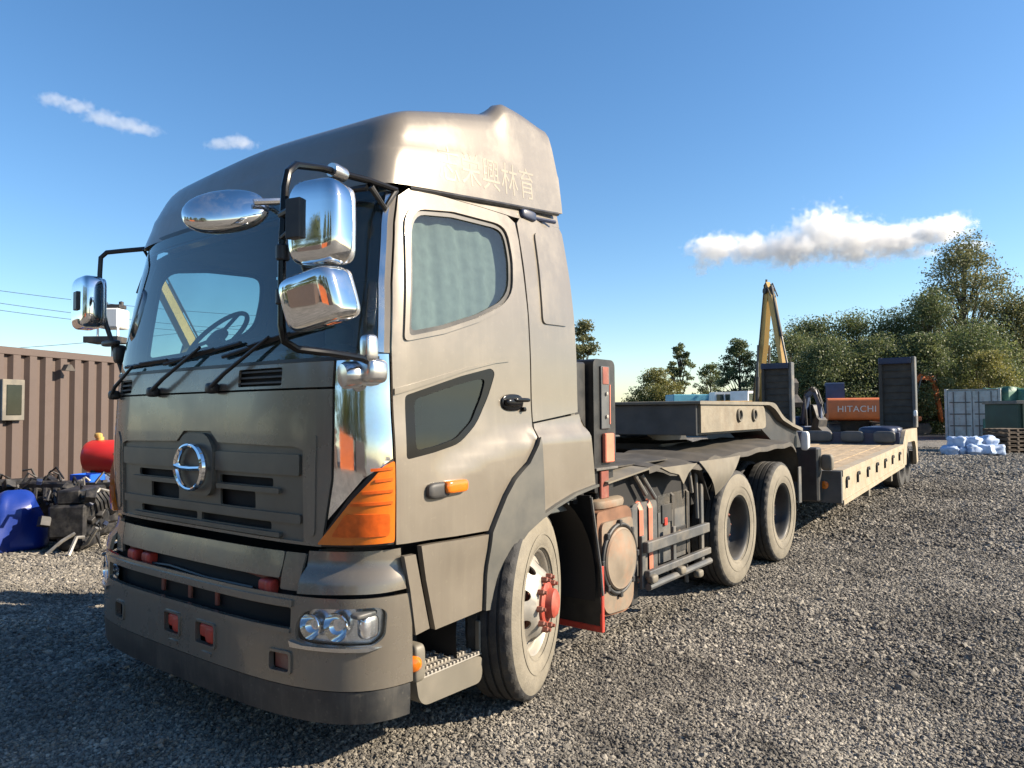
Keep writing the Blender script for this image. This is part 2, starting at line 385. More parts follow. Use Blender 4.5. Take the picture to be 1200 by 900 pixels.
def gmat():
    m = bpy.data.materials.new('gravel_ground'); m.use_nodes = True; n = m.node_tree; b = n.nodes['Principled BSDF']; b.inputs['Roughness'].default_value = .9
    tc = n.nodes.new('ShaderNodeTexCoord'); L = n.links.new
    v = n.nodes.new('ShaderNodeTexVoronoi'); v.inputs['Scale'].default_value = 34; L(tc.outputs['Object'], v.inputs['Vector'])
    bw = n.nodes.new('ShaderNodeRGBToBW'); L(v.outputs['Color'], bw.inputs[0])
    cr = n.nodes.new('ShaderNodeValToRGB'); e = cr.color_ramp.elements
    e[0].position = .1; e[0].color = (.085, .08, .072, 1); e[1].position = .95; e[1].color = (.30, .275, .24, 1)
    e.new(.5).color = (.17, .157, .138, 1); L(bw.outputs[0], cr.inputs[0])
    no = n.nodes.new('ShaderNodeTexNoise'); no.inputs['Scale'].default_value = .8; no.inputs['Detail'].default_value = 7; no.inputs['Roughness'].default_value = .65; L(tc.outputs['Object'], no.inputs['Vector'])
    mr = n.nodes.new('ShaderNodeMapRange'); mr.inputs[1].default_value = .35; mr.inputs[2].default_value = .65; mr.inputs[3].default_value = .55; mr.inputs[4].default_value = 1.15; L(no.outputs['Fac'], mr.inputs[0])
    mx = n.nodes.new('ShaderNodeMix'); mx.data_type = 'RGBA'; mx.blend_type = 'MULTIPLY'; mx.inputs[0].default_value = 1; L(cr.outputs[0], mx.inputs[6]); L(mr.outputs[0], mx.inputs[7])
    L(damp(n, mx.outputs[2], tc.outputs['Object']), b.inputs['Base Color'])
    bp = n.nodes.new('ShaderNodeBump'); bp.inputs['Strength'].default_value = 1; bp.inputs['Distance'].default_value = .028; bp.invert = True
    L(v.outputs['Distance'], bp.inputs['Height']); L(bp.outputs[0], b.inputs['Normal'])
    return m
def axis_pts(lo, hi, fine, c0, c1):
    p = list(np.arange(c0, c1+1e-6, fine)); s = fine; x = c1
    while x < hi: s *= 1.25; x += s; p.append(x)
    s = fine; x = c0; q = []
    while x > lo: s *= 1.25; x -= s; q.append(x)
    return np.array(q[::-1]+p)
gx = axis_pts(-1500, 1500, .11, -8, 12); gy = axis_pts(-1500, 1500, .11, -4, 15)
GX, GY = np.meshgrid(gx, gy, indexing='ij'); GZ = gheight(GX, GY)
ni, nj = GX.shape
vv = np.stack([GX.ravel(), GY.ravel(), GZ.ravel()], 1); ii, jj = np.meshgrid(np.arange(ni-1), np.arange(nj-1), indexing='ij'); a = (ii*nj+jj).ravel()
ff = np.stack([a, a+nj, a+nj+1, a+1], 1)
me = bpy.data.meshes.new('ground'); me.from_pydata(vv.tolist(), [], ff.tolist()); me.shade_smooth(); me.materials.append(gmat())
tag(link('ground', me), kind='structure')
# loose gravel: real stones over the yard near the truck, laid by geometry nodes
def stone_points():
    P = []
    for (d0, d1, sp, sc) in ((.6, 5.0, .0138, .0083), (5.0, 9.5, .0190, .0112), (9.5, 17, .033, .017), (17, 34, .066, .028)):
        n = int(2*d1/sp); u = (np.arange(n)+.5)*sp-d1; X, Y = np.meshgrid(u, u); X = X+rng.uniform(-.5, .5, X.shape)*sp; Y = Y+rng.uniform(-.5, .5, X.shape)*sp
        d = np.hypot(X, Y)*(1+rng.uniform(-.06, .06, X.shape)); ang = np.arctan2(X*rt0.x+Y*rt0.y, X*(-sin(YAW))+Y*cos(YAW))
        k = (d >= d0) & (d < d1) & (np.abs(ang) < .80)
        x = X[k]+CAM.x; y = Y[k]+CAM.y; s = sc*np.exp(rng.normal(0, .30, x.size))
        P.append(np.stack([x, y, gheight(x, y)+s*(.02+.28*rng.random(x.size)), s], 1))
    return np.concatenate(P)
SP = stone_points()
keep = ~((np.abs(SP[:, 0]) < .9) & (SP[:, 1] > 1.2) & (SP[:, 1] < 6.4)); SP = SP[keep]
me = bpy.data.meshes.new('gravel_stones'); me.vertices.add(len(SP)); me.vertices.foreach_set('co', SP[:, :3].astype(np.float32).ravel())
at = me.attributes.new('size', 'FLOAT', 'POINT'); at.data.foreach_set('value', SP[:, 3].astype(np.float32))
gs = link('gravel_stones', me); tag(gs, 'loose crushed grey gravel stones covering the yard', 'gravel', kind='stuff')
sm = bpy.data.materials.new('gravel_stone'); sm.use_nodes = True; n = sm.node_tree; b = n.nodes['Principled BSDF']; b.inputs['Roughness'].default_value = .85
oi = n.nodes.new('ShaderNodeObjectInfo'); cr = n.nodes.new('ShaderNodeValToRGB'); e = cr.color_ramp.elements
e[0].position = 0; e[0].color = (.085, .08, .074, 1); e[1].position = 1; e[1].color = (.37, .335, .28, 1)
e.new(.3).color = (.16, .146, .124, 1); e.new(.65).color = (.225, .205, .172, 1); e.new(.9).color = (.275, .25, .208, 1)
n.links.new(oi.outputs['Random'], cr.inputs[0])
tc = n.nodes.new('ShaderNodeTexCoord'); geo = n.nodes.new('ShaderNodeNewGeometry'); no = n.nodes.new('ShaderNodeTexNoise'); no.inputs['Scale'].default_value = .8; no.inputs['Detail'].default_value = 7; no.inputs['Roughness'].default_value = .65
n.links.new(geo.outputs['Position'], no.inputs['Vector'])
mr = n.nodes.new('ShaderNodeMapRange'); mr.inputs[1].default_value = .35; mr.inputs[2].default_value = .65; mr.inputs[3].default_value = .55; mr.inputs[4].default_value = 1.18; n.links.new(no.outputs['Fac'], mr.inputs[0])
mx = n.nodes.new('ShaderNodeMix'); mx.data_type = 'RGBA'; mx.blend_type = 'MULTIPLY'; mx.inputs[0].default_value = 1
n.links.new(cr.outputs[0], mx.inputs[6]); n.links.new(mr.outputs[0], mx.inputs[7]); n.links.new(damp(n, mx.outputs[2], geo.outputs['Position']), b.inputs['Base Color'])
g = bpy.data.node_groups.new('gravel_stones', 'GeometryNodeTree')
g.interface.new_socket('Geometry', in_out='INPUT', socket_type='NodeSocketGeometry'); g.interface.new_socket('Geometry', in_out='OUTPUT', socket_type='NodeSocketGeometry')
N = g.nodes.new; L = g.links.new
gi = N('NodeGroupInput'); go = N('NodeGroupOutput'); jn = N('GeometryNodeJoinGeometry')
for k in range(6):
    ic = N('GeometryNodeMeshIcoSphere'); ic.inputs['Radius'].default_value = 1; ic.inputs['Subdivisions'].default_value = 2
    sp = N('GeometryNodeSetPosition'); nz = N('ShaderNodeTexNoise'); nz.noise_dimensions = '4D'; nz.inputs['W'].default_value = k*3.7; nz.inputs['Scale'].default_value = 1.1; nz.inputs['Detail'].default_value = 1
    ps = N('GeometryNodeInputPosition'); L(ps.outputs[0], nz.inputs['Vector'])
    sb = N('ShaderNodeVectorMath'); sb.operation = 'SUBTRACT'; sb.inputs[1].default_value = (.5, .5, .5); L(nz.outputs['Color'], sb.inputs[0])
    sc = N('ShaderNodeVectorMath'); sc.operation = 'MULTIPLY'; sc.inputs[1].default_value = (2.6, 2.2, 1.8); L(sb.outputs[0], sc.inputs[0])
    L(ic.outputs['Mesh'], sp.inputs['Geometry']); L(sc.outputs[0], sp.inputs['Offset'])
    tr = N('GeometryNodeTransform'); tr.inputs['Scale'].default_value = (1.0, .8, .62); L(sp.outputs[0], tr.inputs[0])
    stm = N('GeometryNodeSetMaterial'); stm.inputs['Material'].default_value = sm; L(tr.outputs[0], stm.inputs[0])
    g2 = N('GeometryNodeGeometryToInstance'); L(stm.outputs[0], g2.inputs[0]); L(g2.outputs[0], jn.inputs[0])
m2p = N('GeometryNodeMeshToPoints'); L(gi.outputs[0], m2p.inputs[0])
ip = N('GeometryNodeInstanceOnPoints'); L(m2p.outputs[0], ip.inputs['Points']); L(jn.outputs[0], ip.inputs['Instance']); ip.inputs['Pick Instance'].default_value = True
rv = N('FunctionNodeRandomValue'); rv.data_type = 'FLOAT_VECTOR'; rv.inputs[0].default_value = (-.7, -.7, 0); rv.inputs[1].default_value = (.7, .7, 6.28)
e2r = N('FunctionNodeEulerToRotation'); L(rv.outputs[0], e2r.inputs[0]); L(e2r.outputs[0], ip.inputs['Rotation'])
ri = N('FunctionNodeRandomValue'); ri.data_type = 'INT'; ri.inputs[4].default_value = 0; ri.inputs[5].default_value = 5; L(ri.outputs[2], ip.inputs['Instance Index'])
na = N('GeometryNodeInputNamedAttribute'); na.data_type = 'FLOAT'; na.inputs['Name'].default_value = 'size'; L(na.outputs[0], ip.inputs['Scale'])
L(ip.outputs[0], go.inputs[0])
md = gs.modifiers.new('stones', 'NODES'); md.node_group = g

# ================================================================== TRUCK: cab skin
W0 = 1.245; Y1 = .45; SN = 4.4
WT = [(0.2, 1.245), (1.25, 1.245), (1.45, 1.24), (1.6, 1.225), (1.9, 1.222), (2.14, 1.21), (2.4, 1.18), (2.65, 1.135), (2.85, 1.09), (3.2, 1.02)]
LEAN = [(0, .045), (1.0, .045), (1.35, .034), (1.7, .042), (1.9, .062), (2.65, .19), (2.9, .24)]
def smooth_tab(tab, x, h=.06): return (lerp_tab(tab, x-h)+2*lerp_tab(tab, x)+lerp_tab(tab, x+h))/4
def make_outline(W, y1, n, yend):
    pts = []
    for i in range(161):
        t = (pi/2)*i/160; pts.append((W*max(0, sin(t))**(2/n), y1*(1-max(0, cos(t))**(2/n))))
    k = int((yend-y1)/.05)+1
    for i in range(1, k+1): pts.append((W, y1+(yend-y1)*i/k))
    S = [0]
    for (a, b), (c, d) in zip(pts, pts[1:]): S.append(S[-1]+math.hypot(c-a, d-b))
    return np.array(S), np.array([p[0] for p in pts]), np.array([p[1] for p in pts])
OS, OX, OY = make_outline(W0, Y1, SN, 2.1)
ZC = [(.42, 1.28), (.607, 1.322), (.818, 1.385), (1.027, 1.43), (1.323, 1.46), (1.9, 1.47)]      # pressed ridge over the wheel arch
def cab(s, z):
    a = abs(s); bx = float(np.interp(a, OS, OX)); by = float(np.interp(a, OS, OY))
    w = smooth_tab(WT, z); ln = smooth_tab(LEAN, z, .1)
    zc = lerp_tab(ZC, by); x = bx*w/W0 - .03*ss(1.2, 2.0, by) + ss(.42, .62, by)*(.020+.016*ss(1.1, 1.35, by))*ss(zc+.045, zc-.035, z)*ss(.75, .98, z)
    y = by + ln*(1-ss(0, 1.3, by))
    return V((x if s >= 0 else -x, y, z))
def s_side(y, z):
    lo, hi = 0, OS[-1]
    for _ in range(34):
        m = (lo+hi)/2
        if cab(m, z).y < y: lo = m
        else: hi = m
    return lo
def s_front(x, z):
    lo, hi = 0, float(np.interp(Y1, OY, OS)) if False else 2.0
    for _ in range(34):
        m = (lo+hi)/2
        if cab(m, z).x < abs(x): lo = m
        else: hi = m
    return lo if x >= 0 else -lo
def chart_side(poly, sg=1, step=.06): return [(sg*s_side(y, z), z) for y, z in densify(poly, step)]
def chart_front(poly, step=.06): return [(s_front(x, z), z) for x, z in densify(poly, step)]

TR = thing('tractor_truck', 'bronze metallic heavy tractor truck with chrome mirrors and high roof', 'truck', (0, 3, 0))
def panel(name, m, outer, holes=(), parent=TR, off=0., thick=.014, step=.05, fn=cab):
    return patch(MB(), outer, list(holes), fn, step, off, thick, not m.startswith(('glass', 'lens'))).build(name, m, parent, 40, recalc=False)

# dark inner shell seen in the gaps between the panels
def inner_strip(name, s0, s1, z0, z1, off, m, holes=()):
    return panel(name, m, [(s0, z0), (s1, z0), (s1, z1), (s0, z1)], holes, off=off, thick=.004, step=.09)

DOOR = [(.270, 1.008), (.270, 1.874), (.297, 2.17), (.346, 2.46), (.385, 2.60), (.45, 2.648), (.70, 2.666), (1.0, 2.680), (1.22, 2.684), (1.285, 2.655), (1.295, 2.56), (1.292, 2.413), (1.297, 2.136), (1.297, 1.445), (1.19, 1.316), (1.066, 1.240), (.985, 1.158), (.907, 1.05), (.868, .992)]
WIN = [(.414, 2.47), (.357, 1.93), (.597, 1.985), (.857, 2.065), (1.07, 2.155), (1.165, 2.24), (1.195, 2.42), (1.188, 2.572), (1.13, 2.612), (.74, 2.595), (.48, 2.55)]
WINR = rpoly(WIN, [.05, .03, .02, .02, .05, .06, .05, .06, .06, .03, .05], 3)
LOW = rpoly([(.334, 1.662), (.327, 1.375), (.50, 1.398), (.68, 1.432), (.82, 1.525), (.923, 1.663), (.985, 1.79), (.95, 1.812), (.712, 1.762)], [.02, .02, .02, .05, .06, .05, .03, .02, .02], 3)
LOWI = rpoly([(.392, 1.645), (.388, 1.413), (.52, 1.428), (.66, 1.458), (.785, 1.54), (.868, 1.66), (.905, 1.748), (.87, 1.755), (.70, 1.722)], .03, 3)
REAR = [(1.309, 1.528), (1.309, 2.66), (1.35, 2.70), (1.80, 2.735), (1.825, 2.70), (1.825, 1.60), (1.82, 1.58)]
REARLOW = [(1.309, 1.44), (1.309, 1.518), (1.5, 1.537), (1.83, 1.568), (1.90, 1.43), (1.935, 1.13), (1.66, 1.10), (1.437, 1.056), (1.30, 1.012), (1.28, 1.02), (1.30, 1.10), (1.31, 1.25)]
SLEEP = rpoly([(1.47, 2.64), (1.44, 2.09), (1.735, 2.10), (1.77, 2.64)], .04, 3)
LIP = [(1.935, 1.12), (1.663, 1.091), (1.437, 1.046), (1.291, 1.002), (1.172, .948), (1.073, .868), (1.007, .791), (.942, .686), (.907, .597)]
ARC = [(1.295, 1.437), (1.19, 1.308), (1.068, 1.233), (.988, 1.152), (.91, 1.044), (.870, .985), (.848, .832), (.834, .604)]
def shrink(p, d):
    return p
for sg in (1, -1):
    door = panel('door', 'paint', chart_side(DOOR, sg), [chart_side(WINR, sg, .04), chart_side(LOW, sg, .04)])
    # pressed frame round the window, rubber seal and the panes
    fr_o = rpoly([(.392, 2.49), (.330, 1.905), (.597, 1.962), (.857, 2.042), (1.085, 2.135), (1.19, 2.23), (1.222, 2.42), (1.215, 2.585), (1.145, 2.637), (.74, 2.62), (.46, 2.575)], [.05, .03, .02, .02, .05, .06, .05, .06, .06, .03, .05], 3)
    win_in = rpoly([(.434, 2.455), (.38, 1.957), (.597, 2.005), (.857, 2.085), (1.055, 2.17), (1.142, 2.25), (1.17, 2.42), (1.163, 2.555), (1.115, 2.588), (.74, 2.57), (.49, 2.53)], [.05, .03, .02, .02, .05, .06, .05, .06, .06, .03, .05], 3)
    panel('window_frame', 'paint', chart_side(fr_o, sg, .04), [chart_side(WINR, sg, .04)], door, .009, .012, .04)
    panel('window_seal', 'black', chart_side(WINR, sg, .04), [chart_side(win_in, sg, .04)], door, -.004, .012, .04)
    panel('window_pane', 'glass_side', chart_side(WINR, sg, .04), [], door, -.012, .004, .08)
    panel('lower_window_frame', 'black_gloss', chart_side(LOW, sg, .04), [chart_side(LOWI, sg, .04)], door, -.002, .012, .04)
    panel('lower_window_pane', 'glass_dark', chart_side(LOW, sg, .04), [], door, -.010, .004, .08)
    # raised swage above the lower window and along the wheel arch
    swage = [(.275, 1.692), (.50, 1.745), (.75, 1.805), (.98, 1.846), (1.10, 1.853), (.98, 1.838), (.75, 1.79), (.50, 1.722), (.275, 1.664)]
    panel('door_swage', 'paint', chart_side(swage, sg, .04), [], door, .008, .010, .03)
    hd = MB(); X = 1.232
    hd.sell((sg*(X+.012), 1.115, 1.635), (.022, .075, .021), e=.6); hd.sell((sg*(X+.03), 1.165, 1.648), (.014, .07, .012), e=.6)
    hd.lathe([(.0, .02), (.012, .018), (.014, 0)], (sg*X, 1.21, 1.598), (sg, 0, 0), 12)
    hd.sell((sg*(X+.002), 1.12, 1.635), (.006, .095, .045), e=.8)
    hd.build('door_handle', 'black_gloss', door)
    mk = MB(); mk.sell((sg*1.268, .615, 1.236), (.03, .078, .031), e=.45); mk.build('side_marker_lamp', 'lamp_orange', door)
    mk = MB(); mk.sell((sg*1.255, .515, 1.224), (.022, .075, .038), e=.6); mk.build('marker_base', 'plastic', door)
    # rear of cab
    q = panel('cab_side_panel', 'paint', chart_side(REAR, sg), [])
    panel('sleeper_blank_window', 'paint', chart_side(SLEEP, sg, .04), [], q, .010, .012, .05)
    panel('cab_lower_panel', 'paint', chart_side(REARLOW, sg), [], TR, .003, .03, .03)
    # wheel arch flare
    panel('wheel_arch_flare', 'arch_grey', chart_side(ARC + LIP[::-1][:1] + LIP[::-1][1:] + [(1.935, 1.135), (1.66, 1.108), (1.45, 1.066), (1.31, 1.03)], sg, .04), [], TR, .03, .05, .04)
    # sill below the door, split by the dark grab channel
    panel('sill_panel', 'paint', chart_side([(.402, .985), (.60, .982), (.858, .975), (.838, .832), (.822, .605), (.49, .592), (.43, .83)], sg), [], TR, .012, .03)
    panel('corner_sill_strip', 'paint', chart_side([(.298, .955), (.36, .955), (.392, .82), (.445, .61), (.36, .60), (.33, .80)], sg, .04), [], TR, .018, .03, .04)
    # curtain spread over the whole pane, partly standing for grey reflection in the glass
    cv = MB(); ng = 40; rows = []
    for i in range(ng+1):
        y = .44+.88*i/ng; d = .005*sin(i*1.3)+.007*sin(i*.57)
        rows.append([cab(s_side(y, z), z)*1 for z in (1.80, 2.05, 2.35, 2.60)]); rows[-1] = [V((sg*(p.x-.065+d), p.y, p.z)) for p in rows[-1]]
    for i in range(ng):
        for j in range(3): cv.add([rows[i][j], rows[i+1][j], rows[i+1][j+1], rows[i][j+1]], [(0, 1, 2, 3)])
    if sg > 0: cv.build('curtain', 'curtain', TR, 180, recalc=False)

EDGE = [(.99, .955), (1.1, .978), (1.3, 1.018), (1.5, 1.018), (1.69, 1.012), (1.9, 1.01)]      # half width of the front panel by height
# front panel with grille opening
FP = [(1.072, 1.0), (1.082, 1.30), (1.088, 1.55), (1.085, 1.692), (.6, 1.692), (0, 1.692)]
FPc = chart_front([(-x, z) for x, z in FP[:-1]][::-1][::-1] if False else [(lerp_tab(EDGE, z), z) for z in (.998, 1.1, 1.2, 1.3, 1.5, 1.692)] + [(-lerp_tab(EDGE, z), z) for z in (1.692, 1.5, 1.3, 1.2, 1.1, .998)])
GR = [(.855, 1.012), (.857, 1.42), (.80, 1.435), (.20, 1.445), (.13, 1.50), (-.13, 1.50), (-.20, 1.445), (-.80, 1.435), (-.857, 1.42), (-.855, 1.012)]
fp = panel('front_panel', 'paint_front', FPc, [chart_front(GR)], thick=.016)
# rounded vertical swage either side of the grille
for sg in (1, -1):
    panel('front_panel_swage', 'paint_front', [(sg*a, b) for a, b in rpoly([(s_front(.885, 1.2), 1.04), (s_front(.925, 1.2), 1.04), (s_front(.945, 1.3), 1.50), (s_front(.885, 1.3), 1.44)], .03, 3)], [], fp, .006, .008, .03)
# grille: back board with slots, bars standing proud
def fr(x0, x1, z0, z1): return chart_front([(x0, z0), (x1, z0), (x1, z1), (x0, z1)])
def frr(x0, x1, z0, z1, r=.012): return chart_front(rpoly([(x0, z0), (x1, z0), (x1, z1), (x0, z1)], r, 3), .04)
slots = [(-.50, -.20, 1.135, 1.215), (.20, .50, 1.135, 1.215), (-.64, -.20, 1.245, 1.285), (.20, .64, 1.245, 1.285), (-.62, -.02, 1.045, 1.082), (.02, .62, 1.045, 1.082)]
gb = panel('grille_board', 'grille', chart_front(GR), [frr(*s) for s in slots], off=-.014, thick=.012, step=.06)
for (x0, x1, z0, z1) in [(-.835, -.175, 1.305, 1.40), (.175, .835, 1.305, 1.40)]:
    panel('grille_bar', 'grille', frr(x0, x1, z0, z1), [], gb, .001, .016, .06)
for x0, x1 in ((-.70, -.19), (.19, .70)): panel('grille_bar', 'grille', frr(x0, x1, 1.218, 1.242, .006), [], gb, .004, .03, .06)
panel('grille_bar', 'grille', frr(-.835, .835, 1.088, 1.130), [], gb, -.001, .016, .06)
panel('grille_bar', 'grille', frr(-.70, .70, 1.018, 1.040, .008), [], gb, .006, .03, .06)
for x0, x1 in (): panel('grille_fin', 'plastic', frr(x0, x1, 1.14, 1.21), [], gb, -.03, .01, .06)
# emblem
eb = panel('emblem_base', 'grille', chart_front(rpoly([(-.165, 1.17), (.165, 1.17), (.175, 1.42), (.10, 1.488), (-.10, 1.488), (-.175, 1.42)], [.08, .08, .05, .04, .04, .05], 4), .03), [], gb, .012, .03, .04)
def arc(a0, a1, r=.112, n=16): return [(.008+r*1.16*cos(radians(a0+(a1-a0)*i/n)), -.004, 1.315+r*sin(radians(a0+(a1-a0)*i/n))) for i in range(n+1)]
em = MB()
A = arc(172, 90); em.tube(A, [.014+.006*(1-i/16) for i in range(17)], 8, flat=.9)
em.tube([(-.122, -.004, 1.322), (-.06, -.004, 1.310), (.02, -.004, 1.309), (.112, -.004, 1.314)], [.018, .0145, .0135, .013], 8)
A = arc(91, -80); em.tube(A, [.010+.010*sin(pi*i/16) for i in range(17)], 8)
A = arc(189, 282); em.tube(A, [.020-.012*i/16 for i in range(17)], 8)
em.build('emblem', 'chrome', eb)

# cowl below the windscreen with vents and black line
cw = panel('cowl_panel', 'paint_front', fr(-1.01, 1.01, 1.702, 1.822), [frr(.36, .70, 1.715, 1.80), frr(-.96, -.76, 1.712, 1.79)])
for (x0, x1) in ((.36, .70), (-.96, -.76)):
    panel('cowl_vent', 'void', frr(x0-.01, x1+.01, 1.70, 1.81), [], cw, -.03, .01, .08)
    for k in range(3): panel('vent_slat', 'plastic', frr(x0, x1, 1.728+k*.027, 1.737+k*.027, .003), [], cw, -.008, .018, .06)
# corner panels: chrome trim, lamp
for sg in (1, -1):
    def cs(poly, step=.04):   # points as fraction between the front-panel edge and the door edge
        r = []
        for t, z in densify(poly, step):
            a = s_front(lerp_tab(EDGE, z), z)+.009; b = s_side(.262, z); r.append((sg*(a+(b-a)*t), z))
        return r
    panel('chrome_corner_trim', 'chrome', cs([(0.02, 1.33), (.02, 1.845), (.97, 1.845), (.97, 1.385), (.5, 1.30), (.02, 1.12)]), [], TR, .001, .012, .03)
    cl = panel('corner_lamp', 'lamp_orange', cs(rpoly([(-.05, 1.012), (.97, 1.025), (.97, 1.375), (.80, 1.355), (.40, 1.215)], [.03, .02, .02, .03, .05], 3), .03), [], TR, .022, .04, .03)
    for k, (t0, t1, zz) in enumerate(((.68, .93, 1.285), (.52, .93, 1.235), (.62, .93, 1.332), (.38, .93, 1.185))):
        panel('lamp_rib', 'lamp_orange_deep', cs([(t0, zz), (t1, zz+.006), (t1, zz+.018), (t0, zz+.012)]), [], cl, .027, .012, .03)
    panel('lamp_bulb_cover', 'lamp_orange_deep', cs(rpoly([(.16, 1.05), (.90, 1.055), (.90, 1.15), (.32, 1.15)], .03, 3)), [], cl, .026, .012, .03)
    panel('lamp_gasket', 'black', cs([(-.14, .998), (.99, 1.012), (.99, 1.39), (.78, 1.375), (.32, 1.225)]), [], cl, -.002, .01, .03)
# pillars, windscreen
for sg in (1, -1):
    def ps(poly, step=.04):
        r = []
        for t, z in densify(poly, step):
            b = s_side(lerp_tab([(1.0, .262), (1.874, .262), (2.17, .289), (2.46, .338), (2.60, .377), (2.8, .40)], z), z); r.append((sg*(b-.085*(1-t)), z))
        return r
    panel('windscreen_pillar', 'paint', ps([(.30, 1.85), (.97, 1.85), (.97, 2.60), (.30, 2.60)]), [], TR, 0, .014, .04)
    panel('pillar_trim', 'chrome_matt', ps([(.32, 1.85), (.62, 1.85), (.62, 2.60), (.32, 2.60)]), [], TR, .012, .012, .04)
def ws_edge(z, inset):
    b = s_side(lerp_tab([(1.0, .262), (1.874, .262), (2.17, .289), (2.46, .338), (2.60, .377), (2.8, .40)], z), z); return b-.062-inset
def ws_poly(inset, z0, z1, n=12):
    zs = [z0+(z1-z0)*i/n for i in range(n+1)]
    return [(ws_edge(z, inset), z) for z in zs] + [(-ws_edge(z, inset), z) for z in zs[::-1]]
ws = panel('windscreen', 'glass_front', ws_poly(0, 1.825, 2.63), [], TR, -.004, .005, .07)
panel('windscreen_border', 'black_gloss', ws_poly(0, 1.825, 2.63), [rpoly(ws_poly(.05, 1.865, 2.56), .0)], ws, -.012, .006, .06)
panel('screen_top_band', 'black', ws_poly(-.03, 2.575, 2.66), [], TR, -.006, .02, .07)
panel('screen_foot_seal', 'black', ws_poly(-.01, 1.818, 1.834), [], TR, .004, .02, .05)

# inner shell and furniture of the cab
ib = MB()
ib.box(-1.15, 1.15, .40, 1.80, .98, 1.05); ib.build('cab_floor', 'interior', TR)
ib = MB(); ib.prism([(-1.19, 1.05), (1.19, 1.05), (1.185, 1.6), (1.175, 2.0), (1.12, 2.4), (1.06, 2.66), (.98, 2.74), (-.98, 2.74), (-1.06, 2.66), (-1.12, 2.4), (-1.175, 2.0), (-1.185, 1.6)], 1, 1.77, 1.815); ib.build('cab_back_wall', 'paint', TR)
ib = MB(); ib.box(-1.05, 1.05, .42, 1.78, 2.60, 2.63); ib.build('cab_headliner', 'interior', TR)
for sg in (1, -1):
    inn = [(.30, 1.05), (.33, 1.87), (.345, 1.90), (1.20, 2.17), (1.23, 2.40), (1.22, 2.60), (1.75, 2.60), (1.75, 1.05)]
    panel('door_lining', 'interior', chart_side(inn, sg), [chart_side(LOW, sg, .05)], TR, -.05, .01, .08)
    panel('cab_inner_corner', 'void', [(sg*s_front(.9, 1.3), 1.0), (sg*s_side(.34, 1.3), 1.0), (sg*s_side(.34, 1.8), 1.82), (sg*s_front(.9, 1.8), 1.82)], [], TR, -.035, .006, .08)
panel('cab_inner_front', 'void', fr(-1.09, 1.09, .985, 1.83), [], TR, -.05, .006, .1)
da = MB(); da.sell((0, .40, 1.72), (1.10, .30, .17), e=.35, n=28, m=12); da.sell((-.55, .42, 1.86), (.34, .20, .08), e=.7); da.sell((.45, .36, 1.86), (.30, .14, .05), e=.7)
da.build('dashboard', 'interior', TR)
st = MB(); c = V((-.60, .50, 2.06)); R = Euler((radians(48), 0, 0)).to_matrix()
st.tube([c + R @ V((.225*cos(t), .225*sin(t), 0)) for t in [2*pi*i/36 for i in range(36)]], .015, 8, closed=True)
for an in (200, 340, 90): st.tube([c, c + R @ V((.22*cos(radians(an)), .22*sin(radians(an)), 0))], .012, 6)
st.sell(c, (.07, .07, .03), R, .7); st.tube([c, c + R @ V((0, 0, -.35))], .03, 8)
st.build('steering_wheel', 'plastic', TR)
for x in (-.56, .62):
    se = MB(); se.sell((x, 1.12, 1.42), (.25, .26, .09), e=.5); se.sell((x, 1.36, 1.75), (.24, .08, .33), Euler((radians(-10), 0, 0)).to_matrix(), .5); se.sell((x, 1.42, 2.14), (.13, .05, .09), e=.6)
    se.build('seat', 'interior_light', TR)

# ------------------------------------------------------------------ roof deflector
DS, DX, DY = make_outline(1.0, .30, 4.6, 1.85)
def defl_pts(col, lev):
    """lev: (width, front_y, height fraction or >1 for the top)"""
    a = abs(col)*DS[-1]; nx = float(np.interp(a, DS, DX)); ny = float(np.interp(a, DS, DY))
    w, f0, h, yr = lev
    x = w*nx*(1-.042*ss(.4, 1.85, ny)); y = f0 + ny*(yr-f0)/1.85
    zb = 2.605+.125*y
    zt = 3.055+.305*(min(y, 1.30)-.43) + .03*max(0, y-1.30) + .035*ss(.9, 0, nx)
    z = zb+(zt-zb)*min(h, 1)
    side = ss(.80, .97, nx)
    if h > .6: z += side*(.082-.03*ss(1.45, 1.8, y))*ss(1.18, 1.36, y)*ss(.55, .9, h)*ss(.78, .95, w)
    if h <= .6 and h >= .45 and False: pass
    return V((x if col >= 0 else -x, y, z))
LV = [(1.138, .200, 0, 1.845), (1.132, .215, .12, 1.845), (1.122, .240, .30, 1.842), (1.116, .258, .46, 1.835), (1.109, .268, .50, 1.833), (1.101, .292, .62, 1.822), (1.088, .322, .76, 1.805), (1.074, .352, .87, 1.79), (1.055, .385, .945, 1.775), (1.025, .425, .985, 1.765), (.975, .49, 1.0, 1.76), (.88, .60, 1.0, 1.755), (.72, .78, 1.0, 1.75), (.42, 1.05, 1.0, 1.75), (.0, 1.35, 1.0, 1.75)]
NC = 220; df = MB(); rows = []
cols = []
for i in range(NC+1):
    t = -1+2*i/NC; cols.append(t)
for lv in LV: rows.append([defl_pts(t, lv) for t in cols])
vs = [p for r in rows for p in r]; m = NC+1
fs = [(i*m+k, i*m+k+1, (i+1)*m+k+1, (i+1)*m+k) for i in range(len(LV)-1) for k in range(NC)]
df.add(vs, fs)
# closed back
bk = [rows[i][-1] for i in range(len(LV))] + [rows[i][0] for i in range(len(LV)-2, -1, -1)]
df.add(bk, [tuple(range(len(bk)))])
defl = df.build('roof_deflector', 'paint', TR, 50)
for sg in (1, -1): panel('roof_side_rail', 'paint', chart_side([(.46, 2.655), (.70, 2.673), (1.0, 2.687), (1.30, 2.695), (1.82, 2.742), (1.82, 2.822), (1.3, 2.758), (.8, 2.696)], sg), [], TR, -.006, .02)
